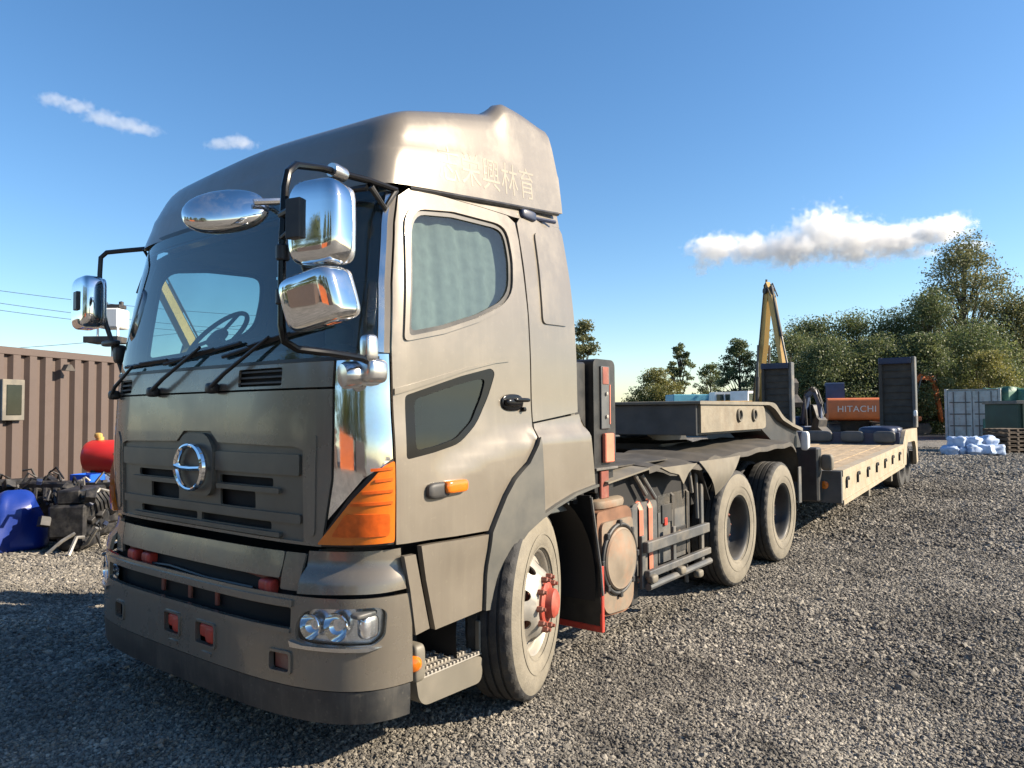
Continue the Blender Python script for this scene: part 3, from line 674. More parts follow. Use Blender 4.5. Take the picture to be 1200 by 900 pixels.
# dark drip rail under it
for sg in (1, -1): MB().tube([V((sg*(1.128-.03*ss(.9, 1.8, y)), y, 2.598+.125*y-.004)) for y in (.46, .7, 1.0, 1.3, 1.6, 1.78)], .012, 6).build('drip_rail', 'black', TR)
rl = MB(); rl.sell((1.10, 1.44, 2.735), (.035, .075, .03), e=.5); rl.tube([(1.08, 1.5, 2.74), (1.13, 1.70, 2.745)], .012, 6); rl.build('roof_side_lamp', 'navy', TR)
# ghost of removed lettering on the deflector flank
fc = bpy.data.curves.new('removed_lettering', 'FONT'); fc.body = '志栄興林育'; fc.size = .20; fc.space_character = 1.04
fo = bpy.data.objects.new('t', fc); COL.objects.link(fo); bpy.context.view_layer.update()
tm = bpy.data.meshes.new_from_object(fo.evaluated_get(bpy.context.evaluated_depsgraph_get())); bpy.data.objects.remove(fo)
bm = bmesh.new(); bm.from_mesh(tm); bmesh.ops.triangulate(bm, faces=bm.faces)
bmesh.ops.subdivide_edges(bm, edges=[e for e in bm.edges if e.calc_length() > .06], cuts=2)
dbm = bmesh.new(); dbm.from_mesh(defl.data); from mathutils.bvhtree import BVHTree
bv = BVHTree.FromBMesh(dbm)
def on_defl(y, z, off):
    h = bv.ray_cast(V((3, y, z)), V((-1, 0, 0)))
    return V((h[0].x+off, y, z)) if h[0] else V((1.08, y, z))
for v in bm.verts:
    a, b_ = v.co.x, v.co.y
    v.co = on_defl(.66+a*.88, 2.765+b_+.10*a, .0009)
bm.to_mesh(tm); bm.free(); dbm.free()
link('removed_lettering', tm, 'ghost_letter', defl)

# ------------------------------------------------------------------ bumper
BS, BX, BY = make_outline(1.25, .50, 3.5, .9)
BW = [(.15, 1.225), (.25, 1.252), (.34, 1.262), (.60, 1.258), (.78, 1.256), (.83, 1.250), (.868, 1.246), (.905, 1.226), (1.0, 1.222)]
BF = [(.15, .0), (.25, -.042), (.36, -.052), (.60, -.052), (.78, -.045), (.83, -.035), (.868, -.028), (.905, .012), (1.0, .024)]
def bum(s, z):
    a = abs(s); bx = float(np.interp(a, BS, BX)); by = float(np.interp(a, BS, BY))
    w = smooth_tab(BW, z, .012); f0 = smooth_tab(BF, z, .012)
    x = bx*w/1.25; return V((x if s >= 0 else -x, by+f0*(1-ss(0, .55, by)), z))
def bs_x(x, z):
    lo, hi = 0, 2.
    for _ in range(30):
        m = (lo+hi)/2
        if bum(m, z).x < abs(x): lo = m
        else: hi = m
    return lo if x >= 0 else -lo
def bs_y(y, z, sg=1):
    lo, hi = 0, BS[-1]
    for _ in range(30):
        m = (lo+hi)/2
        if bum(m, z).y < y: lo = m
        else: hi = m
    return sg*lo
def bfr(x0, x1, z0, z1, r=.01): return [(bs_x(x, z), z) for x, z in densify(rpoly([(x0, z0), (x1, z0), (x1, z1), (x0, z1)], r, 3), .06)]
lampc = {}
for sg in (1, -1):
    a = [(abs(bs_x(.885, .65)), .655), (abs(bs_x(.89, .62)), .605), (abs(bs_x(.96, .6)), .592), (bs_y(.17, .6), .590), (bs_y(.215, .62), .625), (bs_y(.225, .7), .728), (bs_y(.19, .74), .752), (abs(bs_x(.98, .73)), .745), (abs(bs_x(.91, .72)), .715)]
    lampc[sg] = rpoly([(sg*s, z) for s, z in a], .02, 3)
    if sg < 0: lampc[sg] = lampc[sg][::-1]
bend = .345
holes = [bfr(-.86, .86, .648, .737, .012), lampc[1], lampc[-1], bfr(-.125, .015, .485, .580, .015), bfr(.175, .335, .482, .580, .015), bfr(.745, .86, .462, .540, .015), bfr(-.70, -.60, .462, .540, .015)]
outer = [(bs_y(bend, z, -1), z) for z in (.405, .6, .79)] + [(bs_x(x, .79), .79) for x in np.linspace(-1.1, 1.1, 16)] + [(bs_y(bend, z), z) for z in (.79, .6, .405)] + [(bs_x(x, .405), .405) for x in np.linspace(1.1, -1.1, 16)]
bump = panel('bumper', 'paint_front', outer, holes, TR, 0, .02, .04, bum)
panel('bumper_inner', 'void', [(bs_y(.30, .6, -1), .38), (bs_y(.30, .6), .38), (bs_y(.30, .6), .95), (bs_y(.30, .6, -1), .95)], [], bump, -.075, .008, .08, bum)
outer = [(bs_y(bend-.01, .3, -1), z) for z in (.262, .40)] + [(bs_y(bend-.01, .3), z) for z in (.40, .262)]
panel('bumper_lip', 'lip', outer, [], bump, -.004, .02, .05, bum)
for (x0, x1, z0, z1) in [(-.125, .015, .485, .580), (.175, .335, .482, .580)]:
    xm = (x0+x1)/2; h = MB(); h.sell((xm, -.014, .540), ((x1-x0)*.46, .035, .034), e=.4); h.sell((xm+.025, -.022, .525), (.042, .03, .042), e=.5); h.build('towing_eye', 'red', bump)
    panel('towing_eye_rim', 'paint_front', bfr(x0-.012, x1+.012, z0-.012, z1+.01, .02), [bfr(x0, x1, z0, z1, .015)], bump, .008, .012, .04, bum)
    panel('towing_eye_catch', 'paint_front', bfr(xm-.03, xm+.055, z0-.052, z0-.036, .004), [], bump, .007, .012, .04, bum)
for (x0, x1) in [(.745, .86), (-.70, -.60)]:
    panel('step_hole_rim', 'paint_front', bfr(x0-.012, x1+.012, .450, .552, .02), [bfr(x0, x1, .462, .540, .015)], bump, .009, .012, .04, bum)
    h = MB(); h.box(x0, x1, -.005, .02, .462, .540); h.build('step_hole_back', 'red_oxide', bump)
# ridge along the top edge of the lower face
panel('bumper_ridge', 'paint_front', bfr(-.86, .86, .628, .648, .004), [], bump, .008, .014, .05, bum)
panel('bumper_ridge', 'paint_front', bfr(-.87, .87, .742, .772, .004), [], bump, .010, .014, .05, bum)
def bum2(s, z):
    a = abs(s); bx = float(np.interp(a, BS, BX)); by = float(np.interp(a, BS, BY)); x = bx*1.232/1.25
    return V((x if s >= 0 else -x, by-(.014-.16*max(0, z-.86))*(1-ss(0, .55, by)), z))
# centre upper panel and outer corner pieces
cu = panel('bumper_upper_panel', 'paint_front', bfr(-.755, .755, .848, .966, .01), [], TR, -.004, .014, .05, bum2)
for sg in (1, -1):
    panel('bumper_upper_end', 'paint_front', bfr(*sorted((sg*.765, sg*.877)), .80, .966, .008), [], TR, -.004, .014, .05, bum2)
    o = [(abs(bs_x(.888, z)), z) for z in (.80, .84, .87, .91, .975)] + [(bs_y(.315, z), z) for z in (.985, .93, .905, .868, .85, .812)] + [(bs_y(y, .808), .808) for y in (.2, .1)]
    o = [(sg*s, z) for s, z in o]; o = o if sg > 0 else o[::-1]
    panel('bumper_corner', 'paint_front', o, [], TR, .004, .02, .025, bum)
# things in the slot
h = MB(); h.box(-.74, .74, .05, .08, .79, .85); h.build('slot_cross_member', 'red_oxide', TR)
for x in (-.60, -.44, .66): h = MB(); h.sell((x, .02, .805), (.05, .03, .03), e=.5); h.sell((x+.03, .015, .80), (.02, .03, .035), e=.5); h.build('tow_hook', 'red', TR)
for x in (-.27, 0, .25):
    h = MB(); h.box(x-.014, x+.014, .005, .02, .65, .73); h.build('slot_bracket', 'red_oxide', TR)
h = MB(); h.tube([(-.5, .015, .775), (-.2, .01, .79), (.15, .015, .772), (.55, .015, .778)], .008, 6); h.build('slot_hose', 'black', TR)
# headlights
for sg in (1, -1):
    hb = panel('headlight', 'reflector', lampc[sg], [], TR, -.045, .01, .03, bum)
    panel('headlight_lens', 'lens_clear', lampc[sg], [], hb, .004, .005, .04, bum)
    for (x, r, z) in ((.96, .056, .667), (1.075, .062, .672)):
        s = abs(bs_x(x, z)); P = bum(s, z); Nn = (bum(s+.01, z)-bum(s-.01, z)).cross(V((0, 0, 1))).normalized(); P = V((sg*P.x, P.y, P.z)); Nn = V((sg*Nn.x*.5, Nn.y, 0)).normalized()
        l = MB(); l.lathe([(r, .026), (r*.97, .030), (r*.86, .010), (r*.6, -.012), (r*.28, -.02)], P-Nn*.028, Nn, 28); l.build('lamp_reflector', 'chrome', hb)
        l = MB(); l.sell(P-Nn*.045, (r*.30,)*3, e=1, n=16, m=10); l.build('lamp_bulb', 'lens_clear', hb)
    P = bum(bs_y(.165, .67), .67)
    l = MB(); l.sell((sg*(P.x-.03), P.y+.005, .668), (.03, .045, .05), e=.5); l.build('turn_lamp', 'reflector', hb)
    l = MB(); l.sell((sg*(P.x-.028), P.y-.02, .725), (.03, .06, .012), e=.5); l.build('lamp_brow', 'frame_grey', hb)
    panel('headlight_tray', 'chrome_matt', [(sg*abs(a), b) for a, b in ([(abs(bs_x(.86, .59)), .600), (abs(bs_x(.87, .57)), .574), (bs_y(.15, .57), .570), (bs_y(.2, .57), .586), (bs_y(.16, .58), .588), (abs(bs_x(.93, .59)), .588)])][::(1 if sg > 0 else -1)], [], TR, .012, .016, .03, bum)

# ------------------------------------------------------------------ mirrors
mf = MB()
mf.tube([(1.13, .37, 2.62), (1.125, .20, 2.625), (1.13, .06, 2.615), (1.155, -.08, 2.60), (1.20, -.235, 2.56), (1.222, -.285, 2.515), (1.222, -.30, 2.45), (1.205, -.30, 2.19), (1.205, -.30, 1.92), (1.212, -.292, 1.86), (1.235, -.25, 1.832), (1.25, -.10, 1.825), (1.24, .06, 1.815), (1.215, .14, 1.80)], .0155, 10)
mfr = mf.build('mirror_frame', 'black_gloss', TR)
for z in (2.20, 2.03):
    k = MB(); k.lathe([(.022, -.03), (.026, -.025), (.026, .025), (.022, .03)], (1.21, -.30, z), (0, 0, 1), 12, (True, True)); k.build('frame_clamp', 'black', mfr)
k = MB(); k.lathe([(.03, -.04), (.033, -.03), (.033, .03), (.03, .04)], (1.14, .02, 2.61), (.2, -1, 0), 12, (True, True)); k.build('frame_joint', 'chrome_matt', mfr)
k = MB(); k.tube([(1.13, .37, 2.62), (1.13, .30, 2.52), (1.125, .22, 2.60)], .014, 8); k.build('frame_gusset', 'black', mfr)
k = MB(); k.sell((1.185, .155, 1.765), (.075, .06, .055), e=.5); k.lathe([(.05, -.035), (.058, -.02), (.058, .03), (.05, .045), (.02, .05)], (1.155, .085, 1.748), (-.25, -1, -.1), 20, (True, True)); k.build('mirror_bracket', 'chrome_matt', mfr)
k = MB(); k.sell((1.225, .12, 1.86), (.03, .035, .06), e=.5); k.build('mirror_bracket_arm', 'chrome_matt', mfr)
def mirror(name, c, h, yaw, pitch=0, roll=0, e=.42):
    R = Euler((radians(pitch), radians(roll), radians(yaw))).to_matrix()
    m = MB(); m.sell(c, h, R, e, 32, 20)
    o = m.build(name, 'chrome', TR, 60)
    g = MB(); g.sell(V(c) + R @ V((0, h[1]*.82, 0)), (h[0]*.93, h[1]*.25, h[2]*.93), R, .35, 24, 12); g.build('mirror_glass', 'reflector', o, 60)
    return o, R
o1, R1 = mirror('side_mirror', (1.366, -.245, 2.298), (.120, .072, .162), 14, 0, 0, .5)
k = MB(); k.obox(V((1.33, -.335, 2.305)), (.034, .012, .075), R1, .004); k.tube([(1.205, -.305, 2.345), (1.33, -.335, 2.345)], .014, 8); k.tube([(1.205, -.305, 2.255), (1.32, -.335, 2.27)], .009, 8); k.build('mirror_mount', 'black', o1)
o2, R2 = mirror('wide_angle_mirror', (1.362, -.25, 2.012), (.130, .082, .106), 14, 8, -12, .42)
k = MB(); k.tube([(1.205, -.30, 2.03), (1.27, -.33, 2.02)], .012, 8); k.build('mirror_mount', 'black', o2)
Ro = Euler((radians(-24), radians(-13), radians(58))).to_matrix()
u = MB(); u.sell((.47, -.09, 2.535), (.195, .065, .112), Ro, .9, 36, 18); u_o = u.build('kerb_mirror', 'chrome', TR, 60)
MB().tube([(.60, -.03, 2.57), (.66, .12, 2.60), (.68, .26, 2.61)], .016, 8).build('mirror_mount', 'chrome_matt', u_o); MB().tube([(.42, -.05, 2.57), (.42, .10, 2.62), (.42, .24, 2.62)], .012, 8).build('mirror_mount', 'chrome_matt', u_o)
k = MB(); k.tube([(.66, .12, 2.60), (.9, .16, 2.60), (1.10, .22, 2.60)], .014, 8); k.build('mirror_stay', 'black', u_o)
# far side
mf = MB()
mf.tube([(-1.14, .34, 2.67), (-1.20, .30, 2.665), (-1.28, .25, 2.66), (-1.36, .17, 2.645), (-1.385, .145, 2.61), (-1.385, .14, 2.50), (-1.38, .14, 2.36), (-1.36, .17, 2.18), (-1.33, .21, 2.02), (-1.30, .24, 1.90), (-1.24, .24, 1.80)], .0155, 8)
mf.tube([(-1.14, .30, 2.66), (-1.17, .36, 2.60), (-1.19, .38, 2.48), (-1.20, .34, 2.35), (-1.22, .28, 2.18), (-1.22, .26, 2.05)], .010, 8)
mfl = mf.build('mirror_frame', 'black', TR)
k = MB(); k.sell((-1.33, .19, 2.05), (.10, .03, .02), e=.6); k.sell((-1.29, .23, 1.98), (.035, .035, .06), e=.5); k.build('frame_joint', 'black', mfl)
o3, R3 = mirror('side_mirror', (-1.47, .105, 2.315), (.15, .07, .172), -6)
k = MB(); k.tube([(-1.38, .14, 2.345), (-1.45, .045, 2.345)], .014, 8); k.obox(V((-1.45, .03, 2.32)), (.034, .012, .06), R3, .004); k.build('mirror_mount', 'black', o3)

# ------------------------------------------------------------------ wipers
def onws(x, z, off): s = s_front(x, z); P = cab(s, z); P.y -= off; return P
for (bx, bz, tx, tz, b0, b1) in [(-.98, 1.705, -.70, 1.862, (-.86, 1.868), (-.08, 1.885)), (-.42, 1.71, .03, 1.93, (-.36, 1.862), (.36, 1.935)), (.18, 1.715, .62, 1.945, (.22, 1.872), (.98, 1.985))]:
    w = MB(); w.sell(onws(bx, bz, .03), (.03, .03, .028), e=.6)
    w.tube([onws(bx, bz, .045), onws(bx*.7+tx*.3, bz*.7+tz*.3, .05), onws(tx, tz, .035)], [.013, .011, .008], 8)
    wo = w.build('wiper', 'black', TR)
    n = 10; pts = [onws(b0[0]+(b1[0]-b0[0])*i/n, b0[1]+(b1[1]-b0[1])*i/n, .012) for i in range(n+1)]
    w = MB(); w.tube(pts, .010, 6); w.tube([p+V((0, -.012, .006)) for p in pts[3:8]], .006, 6); w.build('wiper_blade', 'black', wo)

# ------------------------------------------------------------------ step below the door
for sg in (1, -1):
    X0, X1 = sorted((sg*.93, sg*1.238))
    s = MB(); s.prism(rpoly([(.385, .385), (.40, .30), (.44, .262), (.82, .250), (.845, .275), (.845, .372), (.80, .382)], [.01, .03, .03, .02, .03, .02, .01], 3), 0, X0, X1)
    sp = s.build('cab_step', 'step_grey', TR, 30)
    t = MB()
    for i in range(16):
        for j in range(4):
            t.box(sg*(1.225-.06*j)-.012, sg*(1.225-.06*j)+.012, .43+i*.0255+.006*(j % 2), .445+i*.0255+.006*(j % 2), .382, .402, .002)
    t.box(X0, X1, .42, .84, .384, .390, .001); t.build('step_tread', 'alu', sp)
    MB().box(sg*1.16-.02, sg*1.16+.02, .39, .42, .385, .60).build('step_hanger', 'step_grey', sp); MB().box(sg*1.215-.014, sg*1.215+.014, .835, .848, .38, .545, .004).build('step_hanger', 'step_grey', sp)
    t = MB(); t.sell((sg*1.20, .405, .46), (.05, .035, .085), e=.4); t.build('marker_pod', 'step_grey', sp)
    t = MB(); t.lathe([(.038, 0), (.037, .018), (.028, .032), (.012, .038), (0, .039)], (sg*1.225, .38, .465), (sg*.75, -.65, 0), 20); t.build('marker_lamp', 'lamp_orange', sp)
    t = MB(); t.box(sg*.92-.01, sg*.92+.01, .10, .90, .27, .98); t.build('step_back', 'plastic', TR)  # back plate drawn forward past the step to block sun under the cab
    t = MB(); t.sell((sg*.98, .55, .485), (.03, .05, .03), e=.5); t.build('step_lamp_box', 'frame_grey', TR)

# ------------------------------------------------------------------ wheels
def tyre_meshes(R=.518, wid=.275):
    half = [(.285, -.040), (.292, -.018), (.315, -.004), (.36, .002), (.41, .004), (.455, -.002), (.486, -.014)]
    sw = MB(); sw.lathe(half, (0, 0, 0), (1, 0, 0), 72)
    sw.lathe([(.372, .0065), (.378, .0068), (.384, .0065)], (0, 0, 0), (1, 0, 0), 72); sw.lathe([(.30, -.006), (.306, -.004), (.312, -.004)], (0, 0, 0), (1, 0, 0), 72)
    pr = [(.486, -.014), (.504, -.020), (.512, -.030), (R, -.038)]
    for g in (.078, .128, .178): pr += [(R, -g+.008), (R-.012, -g+.006), (R-.012, -g-.006), (R, -g-.008)]
    h = -(wid-.038); pr += [(R, h), (.512, h-.008), (.504, h-.018), (.486, h-.024), (.40, -wid-.002), (.30, -wid+.02), (.285, -wid+.04)]
    n = 144; td = MB(); td.lathe(pr, (0, 0, 0), (1, 0, 0), n)
    for i in range(len(pr)):
        if pr[i][0] > .5 and (pr[i][1] > -.05 or pr[i][1] < h+.01):
            for k in range(n):
                if k % 4 == 0:
                    p = V(td.v[i*n+k]); q = V((0, p.y, p.z)).normalized()*.009; td.v[i*n+k] = tuple(p-q)
    return sw, td
SW, TD = tyre_meshes()
def disc_fn(prof):
    def f(a, b):
        r = math.hypot(a, b); return V((lerp_tab(prof, r), a, b))
    return f
def ring(r, n=48): return [(r*cos(2*pi*i/n), r*sin(2*pi*i/n)) for i in range(n)]
def nuts(wo, prof, rad):
    first = None
    for k in range(10):
        t = 2*pi*k/10; p = (0, rad*cos(t), rad*sin(t))
        if first is None: first = MB().lathe(prof, (0, 0, 0), (1, 0, 0), 6).build('wheel_nut', 'red_oxide', wo, 20); first.location = p
        else:
            q = first.copy(); COL.objects.link(q); q.location = p; WORLD[q] = Matrix.Identity(4)
def make_front_wheel(parent, loc, sg, steer, proto=None):
    pf = [(0, .022), (.15, .022), (.165, .016), (.20, -.025), (.235, -.062), (.262, -.066)]
    hs = []
    for k in range(8):
        t = 2*pi*(k+.5)/8; hs.append([(.208*cos(t)+.024*cos(p)*cos(t)-.03*sin(p)*sin(t), .208*sin(t)+.024*cos(p)*sin(t)+.03*sin(p)*cos(t)) for p in [2*pi*j/14 for j in range(14)]])
    w = patch(MB(), ring(.262), hs, disc_fn(pf), .03, 0, .012)
    w.lathe([(.262, -.066), (.268, -.060), (.274, -.036), (.286, -.026), (.292, -.030), (.287, -.05), (.275, -.10), (.275, -.20)], (0, 0, 0), (1, 0, 0), 48)
    wo = w.build('wheel', 'alu', None, 40, recalc=False)
    SW.build('tyre_sidewall', 'rubber_dusty', wo, 60); TD.build('tyre_tread', 'rubber', wo, 30)
    h = MB(); h.lathe([(.118, .020), (.118, .036), (.105, .044), (.082, .046), (.078, .082), (.060, .094), (.02, .098), (0, .098)], (0, 0, 0), (1, 0, 0), 28); h.build('hub', 'hub_red', wo)
    nuts(wo, [(.017, .018), (.017, .050), (.011, .056), (.010, .068), (0, .068)], .1425)
    bk = MB(); bk.lathe([(.02, -.11), (.17, -.12), (.21, -.13), (.25, -.20)], (0, 0, 0), (1, 0, 0), 24); bk.build('brake_drum', 'red_oxide', wo)
    return wo
def make_rear_wheel():
    w = MB(); w.lathe([(.292, -.030), (.286, -.022), (.276, -.030), (.266, -.055), (.256, -.10), (.250, -.155), (.236, -.172), (.20, -.178), (.165, -.176), (.14, -.172), (.13, -.172)], (0, 0, 0), (1, 0, 0), 48)
    wo = w.build('wheel', 'trailer_dark', None, 40)
    SW.build('tyre_sidewall', 'rubber_dusty', wo, 60); TD.build('tyre_tread', 'rubber', wo, 30)
    i = MB(); i.v = [(x-.31, y, z) for x, y, z in TD.v]; i.f = list(TD.f); i.v += [(-x-.585, y, z) for x, y, z in SW.v]; i.f += [tuple(q+len(TD.v) for q in f) for f in SW.f]; i.build('inner_tyre', 'rubber', wo, 30)
    h = MB(); h.lathe([(.135, -.172), (.118, -.165), (.105, -.125), (.098, -.118), (.07, -.112), (0, -.11)], (0, 0, 0), (1, 0, 0), 28); h.build('hub', 'trailer_dark', wo)
    nuts(wo, [(.016, -.18), (.016, -.145), (.010, -.14), (0, -.13)], .155)
    return wo
def put(wo, parent, loc, rz):
    wo.parent = parent; wo.matrix_parent_inverse = WORLD[parent].inverted(); wo.location = loc; wo.rotation_euler = (0, 0, rz)
WF = make_front_wheel(None, None, 1, 0); st = radians(19)
put(WF, TR, (1.095+.125*cos(st), 1.353+.125*sin(st), .518), st)
w2 = dup(WF, (0, 0, 0)); st2 = radians(17); put(w2, TR, (-1.095-.125*cos(st2), 1.353-.125*sin(st2), .518), pi+st2)
WR = make_rear_wheel(); put(WR, TR, (1.22, 4.526, .518), 0)
for (x, y, r) in ((1.22, 5.832, 0), (-1.22, 4.526, pi), (-1.22, 5.832, pi)):
    w2 = dup(WR, (0, 0, 0)); put(w2, TR, (x, y, .518), r); w2.rotation_euler = (radians(37*x+y*50), 0, r)

# ------------------------------------------------------------------ chassis
for sg in (1, -1):
    c = MB(); c.prism([(.5, .72), (.5, .98), (6.5, 1.02), (6.5, .76)], 0, *sorted((sg*.39, sg*.46))); c.build('chassis_rail', 'trailer_dark', TR)
c = MB(); c.box(-.9, .9, .35, 1.0, .45, .98); c.box(-.6, .6, 1.0, 2.2, .50, 1.05); c.build('engine_block', 'void', TR)
c = MB()
for y in (1.353,): c.tube([(-.95, y, .50), (.95, y, .50)], .06, 10)
c.build('front_axle', 'trailer_dark', TR)
for y in (4.526, 5.832):
    c = MB(); c.tube([(-.8, y, .518), (.8, y, .518)], .10, 12); c.sell((0, y, .52), (.24, .24, .24), e=.8); c.build('rear_axle', 'trailer_dark', TR)
# front wheel inner arch and mudguard flap
for sg in (1, -1):
    c = MB(); pts = [(1.353+.66*cos(t), .50+.63*sin(t)) for t in [radians(-10+200*i/20) for i in range(21)]]
    for (a, b) in zip(pts, pts[1:]): c.add([(sg*.62, *a), (sg*1.20, *a), (sg*1.20, *b), (sg*.62, *b)], [(0, 1, 2, 3)])
    c.build('inner_arch', 'void', TR, 60)
    c = MB(); c.add([(sg*x, y, z) for x, y, z in [(.66, 1.96, 1.05), (1.215, 1.93, 1.06), (1.215, 2.03, .60), (1.215, 2.06, .20), (.70, 2.06, .22), (.66, 2.0, .6), (.66, 1.975, 1.05), (1.215, 1.945, 1.06), (1.215, 2.045, .60), (1.215, 2.075, .20), (.70, 2.075, .22), (.66, 2.015, .6)]], [(0, 1, 2, 5), (5, 2, 3, 4), (11, 8, 7, 6), (10, 9, 8, 11), (0, 6, 7, 1), (1, 7, 8, 2), (2, 8, 9, 3), (3, 9, 10, 4), (4, 10, 11, 5), (5, 11, 6, 0)])
    fl = c.build('mud_flap', 'black', TR, 20)
    c = MB(); c.box(*sorted((sg*.70, sg*1.222)), 2.052, 2.082, .185, .225, .004); c.box(*sorted((sg*1.205, sg*1.224)), 2.052, 2.083, .185, .60, .004); c.build('flap_red_edge', 'red', fl)
    c = MB(); c.tube([(sg*1.222, 1.935, 1.05), (sg*1.224, 2.035, .60), (sg*1.224, 2.06, .42)], .009, 6); c.build('flap_edge_strip', 'frame_grey', fl)
# muffler box facing the side
c = MB(); c.prism(rpoly([(2.10, .93), (2.10, .33), (2.16, .25), (2.50, .22), (2.57, .30), (2.57, .90), (2.50, .94)], [.03, .08, .06, .08, .05, .05, .04], 4), 0, .62, 1.165)
mu = c.build('muffler', 'muffler_rust', TR, 35)
c = MB(); c.prism(rpoly([(2.125, .86), (2.125, .36), (2.18, .265), (2.49, .245), (2.55, .32), (2.55, .86)], [.05, .08, .06, .08, .05, .05], 4), 0, 1.165, 1.185); c.build('muffler_face', 'muffler', mu, 35)
c = MB(); c.lathe([(.205, 0), (.205, .022), (.195, .032), (.185, .030), (.10, .052), (0, .058)], (1.185, 2.34, .605), (1, 0, 0), 40); c.build('muffler_cover', 'muffler', mu)
c = MB(); c.tube([(1.195, 2.34+.225*cos(t), .605+.225*sin(t)) for t in [2*pi*i/40 for i in range(40)]], .013, 8, closed=True); c.build('muffler_band', 'trailer_dark', mu)
c = MB()
for an in range(0, 360, 45): c.box(1.185, 1.212, 2.34+.235*cos(radians(an))-.016, 2.34+.235*cos(radians(an))+.016, .605+.235*sin(radians(an))-.02, .605+.235*sin(radians(an))+.02, .004)
c.build('muffler_clamps', 'trailer_dark', mu)
c = MB(); c.sell((.9, 2.35, .965), (.26, .22, .045), e=.5); c.build('muffler_heat_shield', 'muffler', mu)
# tank with straps, battery cover, side guard
c = MB(); c.prism(rpoly([(2.66, .36), (2.66, .92), (3.06, .92), (3.06, .36)], .05, 3), 0, .60, 1.12); tk = c.build('fuel_tank', 'frame_grey', TR, 35)
for y in (2.78, 2.93):
    c = MB(); c.tube([(.6, y, .935), (1.06, y, .935), (1.11, y, .92), (1.132, y, .87), (1.132, y, .40), (1.10, y, .355), (.6, y, .34)], .030, 4, flat=.4); c.build('tank_strap', 'salmon', tk, 20)
c = MB(); c.box(.62, 1.13, 2.60, 2.655, .30, .90); c.box(.9, 1.14, 2.60, 2.70, .22, .50); c.build('tank_bracket', 'trailer_dark', TR)
c = MB(); c.prism(rpoly([(3.12, .42), (3.12, .94), (3.66, .94), (3.66, .42)], .03, 3), 0, .62, 1.10); bt = c.build('battery_box', 'frame_grey', TR, 35)
c = MB(); c.box(1.10, 1.112, 3.17, 3.34, .72, .86); c.box(1.10, 1.112, 3.42, 3.60, .46, .66); c.build('battery_window', 'trailer_dark', bt)
c = MB(); c.box(1.10, 1.118, 3.20, 3.25, .70, .76); c.build('battery_label', 'red', bt)
c = MB(); c.sell((1.11, 3.47, .60), (.02, .035, .035), e=.9); c.build('battery_cap', 'muffler', bt)
for y in (3.36, 3.64):
    c = MB(); c.tube([(.7, y, .955), (1.08, y, .955), (1.118, y, .92), (1.118, y, .42)], .018, 4, flat=.5); c.build('battery_strap', 'plastic', bt, 20)
sgd = MB(); sgd.box(1.19, 1.235, 2.68, 3.80, .585, .66, .006)
sg1 = sgd.build('side_guard_rail', 'frame_grey', TR)
sgd = MB(); sgd.box(1.19, 1.235, 2.70, 3.82, .405, .455, .006); sgd.build('side_guard_rail', 'frame_grey', TR)
sgd = MB(); sgd.tube([(1.22, 2.70, .345), (1.22, 3.82, .345)], .026, 10); sgd.tube([(1.22, 2.72, .345), (1.22, 2.78, .43)], .02, 8); sgd.build('side_guard_tube', 'frame_grey', TR)
for y in (2.70, 3.22, 3.76):
    sgd = MB(); sgd.box(1.165, 1.19, y-.025, y+.025, .33, .98 if y > 3.7 else .70, .004); sgd.build('side_guard_post', 'frame_grey', TR)
for y, z in ((2.74, .40), (3.22, .375), (3.55, .29)):
    sgd = MB(); sgd.sell((1.235, y, z), (.03, .05, .03), e=.6); sgd.build('rail_fitting', 'steel_dusty', TR)
sgd = MB(); sgd.tube([(1.15, 3.50, .36), (1.15, 3.51, .22)], .016, 6); sgd.build('drain_pipe', 'frame_grey', TR)
# stack and posts behind the cab
c = MB(); c.box(.60, 1.14, 1.87, 2.02, 1.32, 1.90, .01); c.build('air_intake', 'black', TR)
c = MB(); c.box(.58, .66, 1.90, 2.12, 1.0, 1.93, .006); c.box(1.04, 1.12, 1.90, 2.02, 1.0, 1.40, .006); c.tube([(1.02, 2.02, 1.0), (1.02, 2.04, 1.6)], .03, 8); c.build('cab_rear_frame', 'void', TR)
c = MB(); c.prism(rpoly([(2.05, 1.06), (2.05, 1.90), (2.075, 1.925), (2.30, 1.925), (2.33, 1.90), (2.33, 1.24), (2.29, 1.20), (2.29, 1.06)], .02, 2), 0, .98, 1.18); ps = c.build('rear_stack', 'black', TR)
c = MB(); c.box(1.18, 1.192, 2.13, 2.24, 1.47, 1.88, .004); c.build('stack_grey_plate', 'frame_grey', ps)
c = MB(); c.box(1.18, 1.196, 2.145, 2.225, 1.76, 1.875, .004); c.build('stack_red_plate', 'red_oxide', ps)
c = MB(); c.box(1.18, 1.21, 2.15, 2.265, 1.25, 1.44, .006); c.build('stack_tail_lamp', 'salmon', ps)
c = MB(); c.box(1.18, 1.20, 2.10, 2.20, 1.02, 1.20, .006); c.build('stack_lower_plate', 'red_oxide', ps)
c = MB(); c.box(1.16, 1.215, 2.02, 2.30, 1.205, 1.222, .003); c.build('stack_bracket', 'frame_grey', ps)
for z in (1.55, 1.70): c = MB(); c.lathe([(.014, 0), (.012, .012), (0, .014)], (1.192, 2.19, z), (1, 0, 0), 10); c.build('stack_bolt', 'alu', ps)
c = MB(); c.tube([(1.19, 2.235, 1.50), (1.19, 2.238, 1.76)], .008, 6); c.build('stack_wire', 'salmon', ps)
for sg in (-1,):
    c = MB(); c.box(-1.18, -.98, 2.05, 2.33, 1.06, 1.925, .01); c.build('rear_stack', 'black', TR)
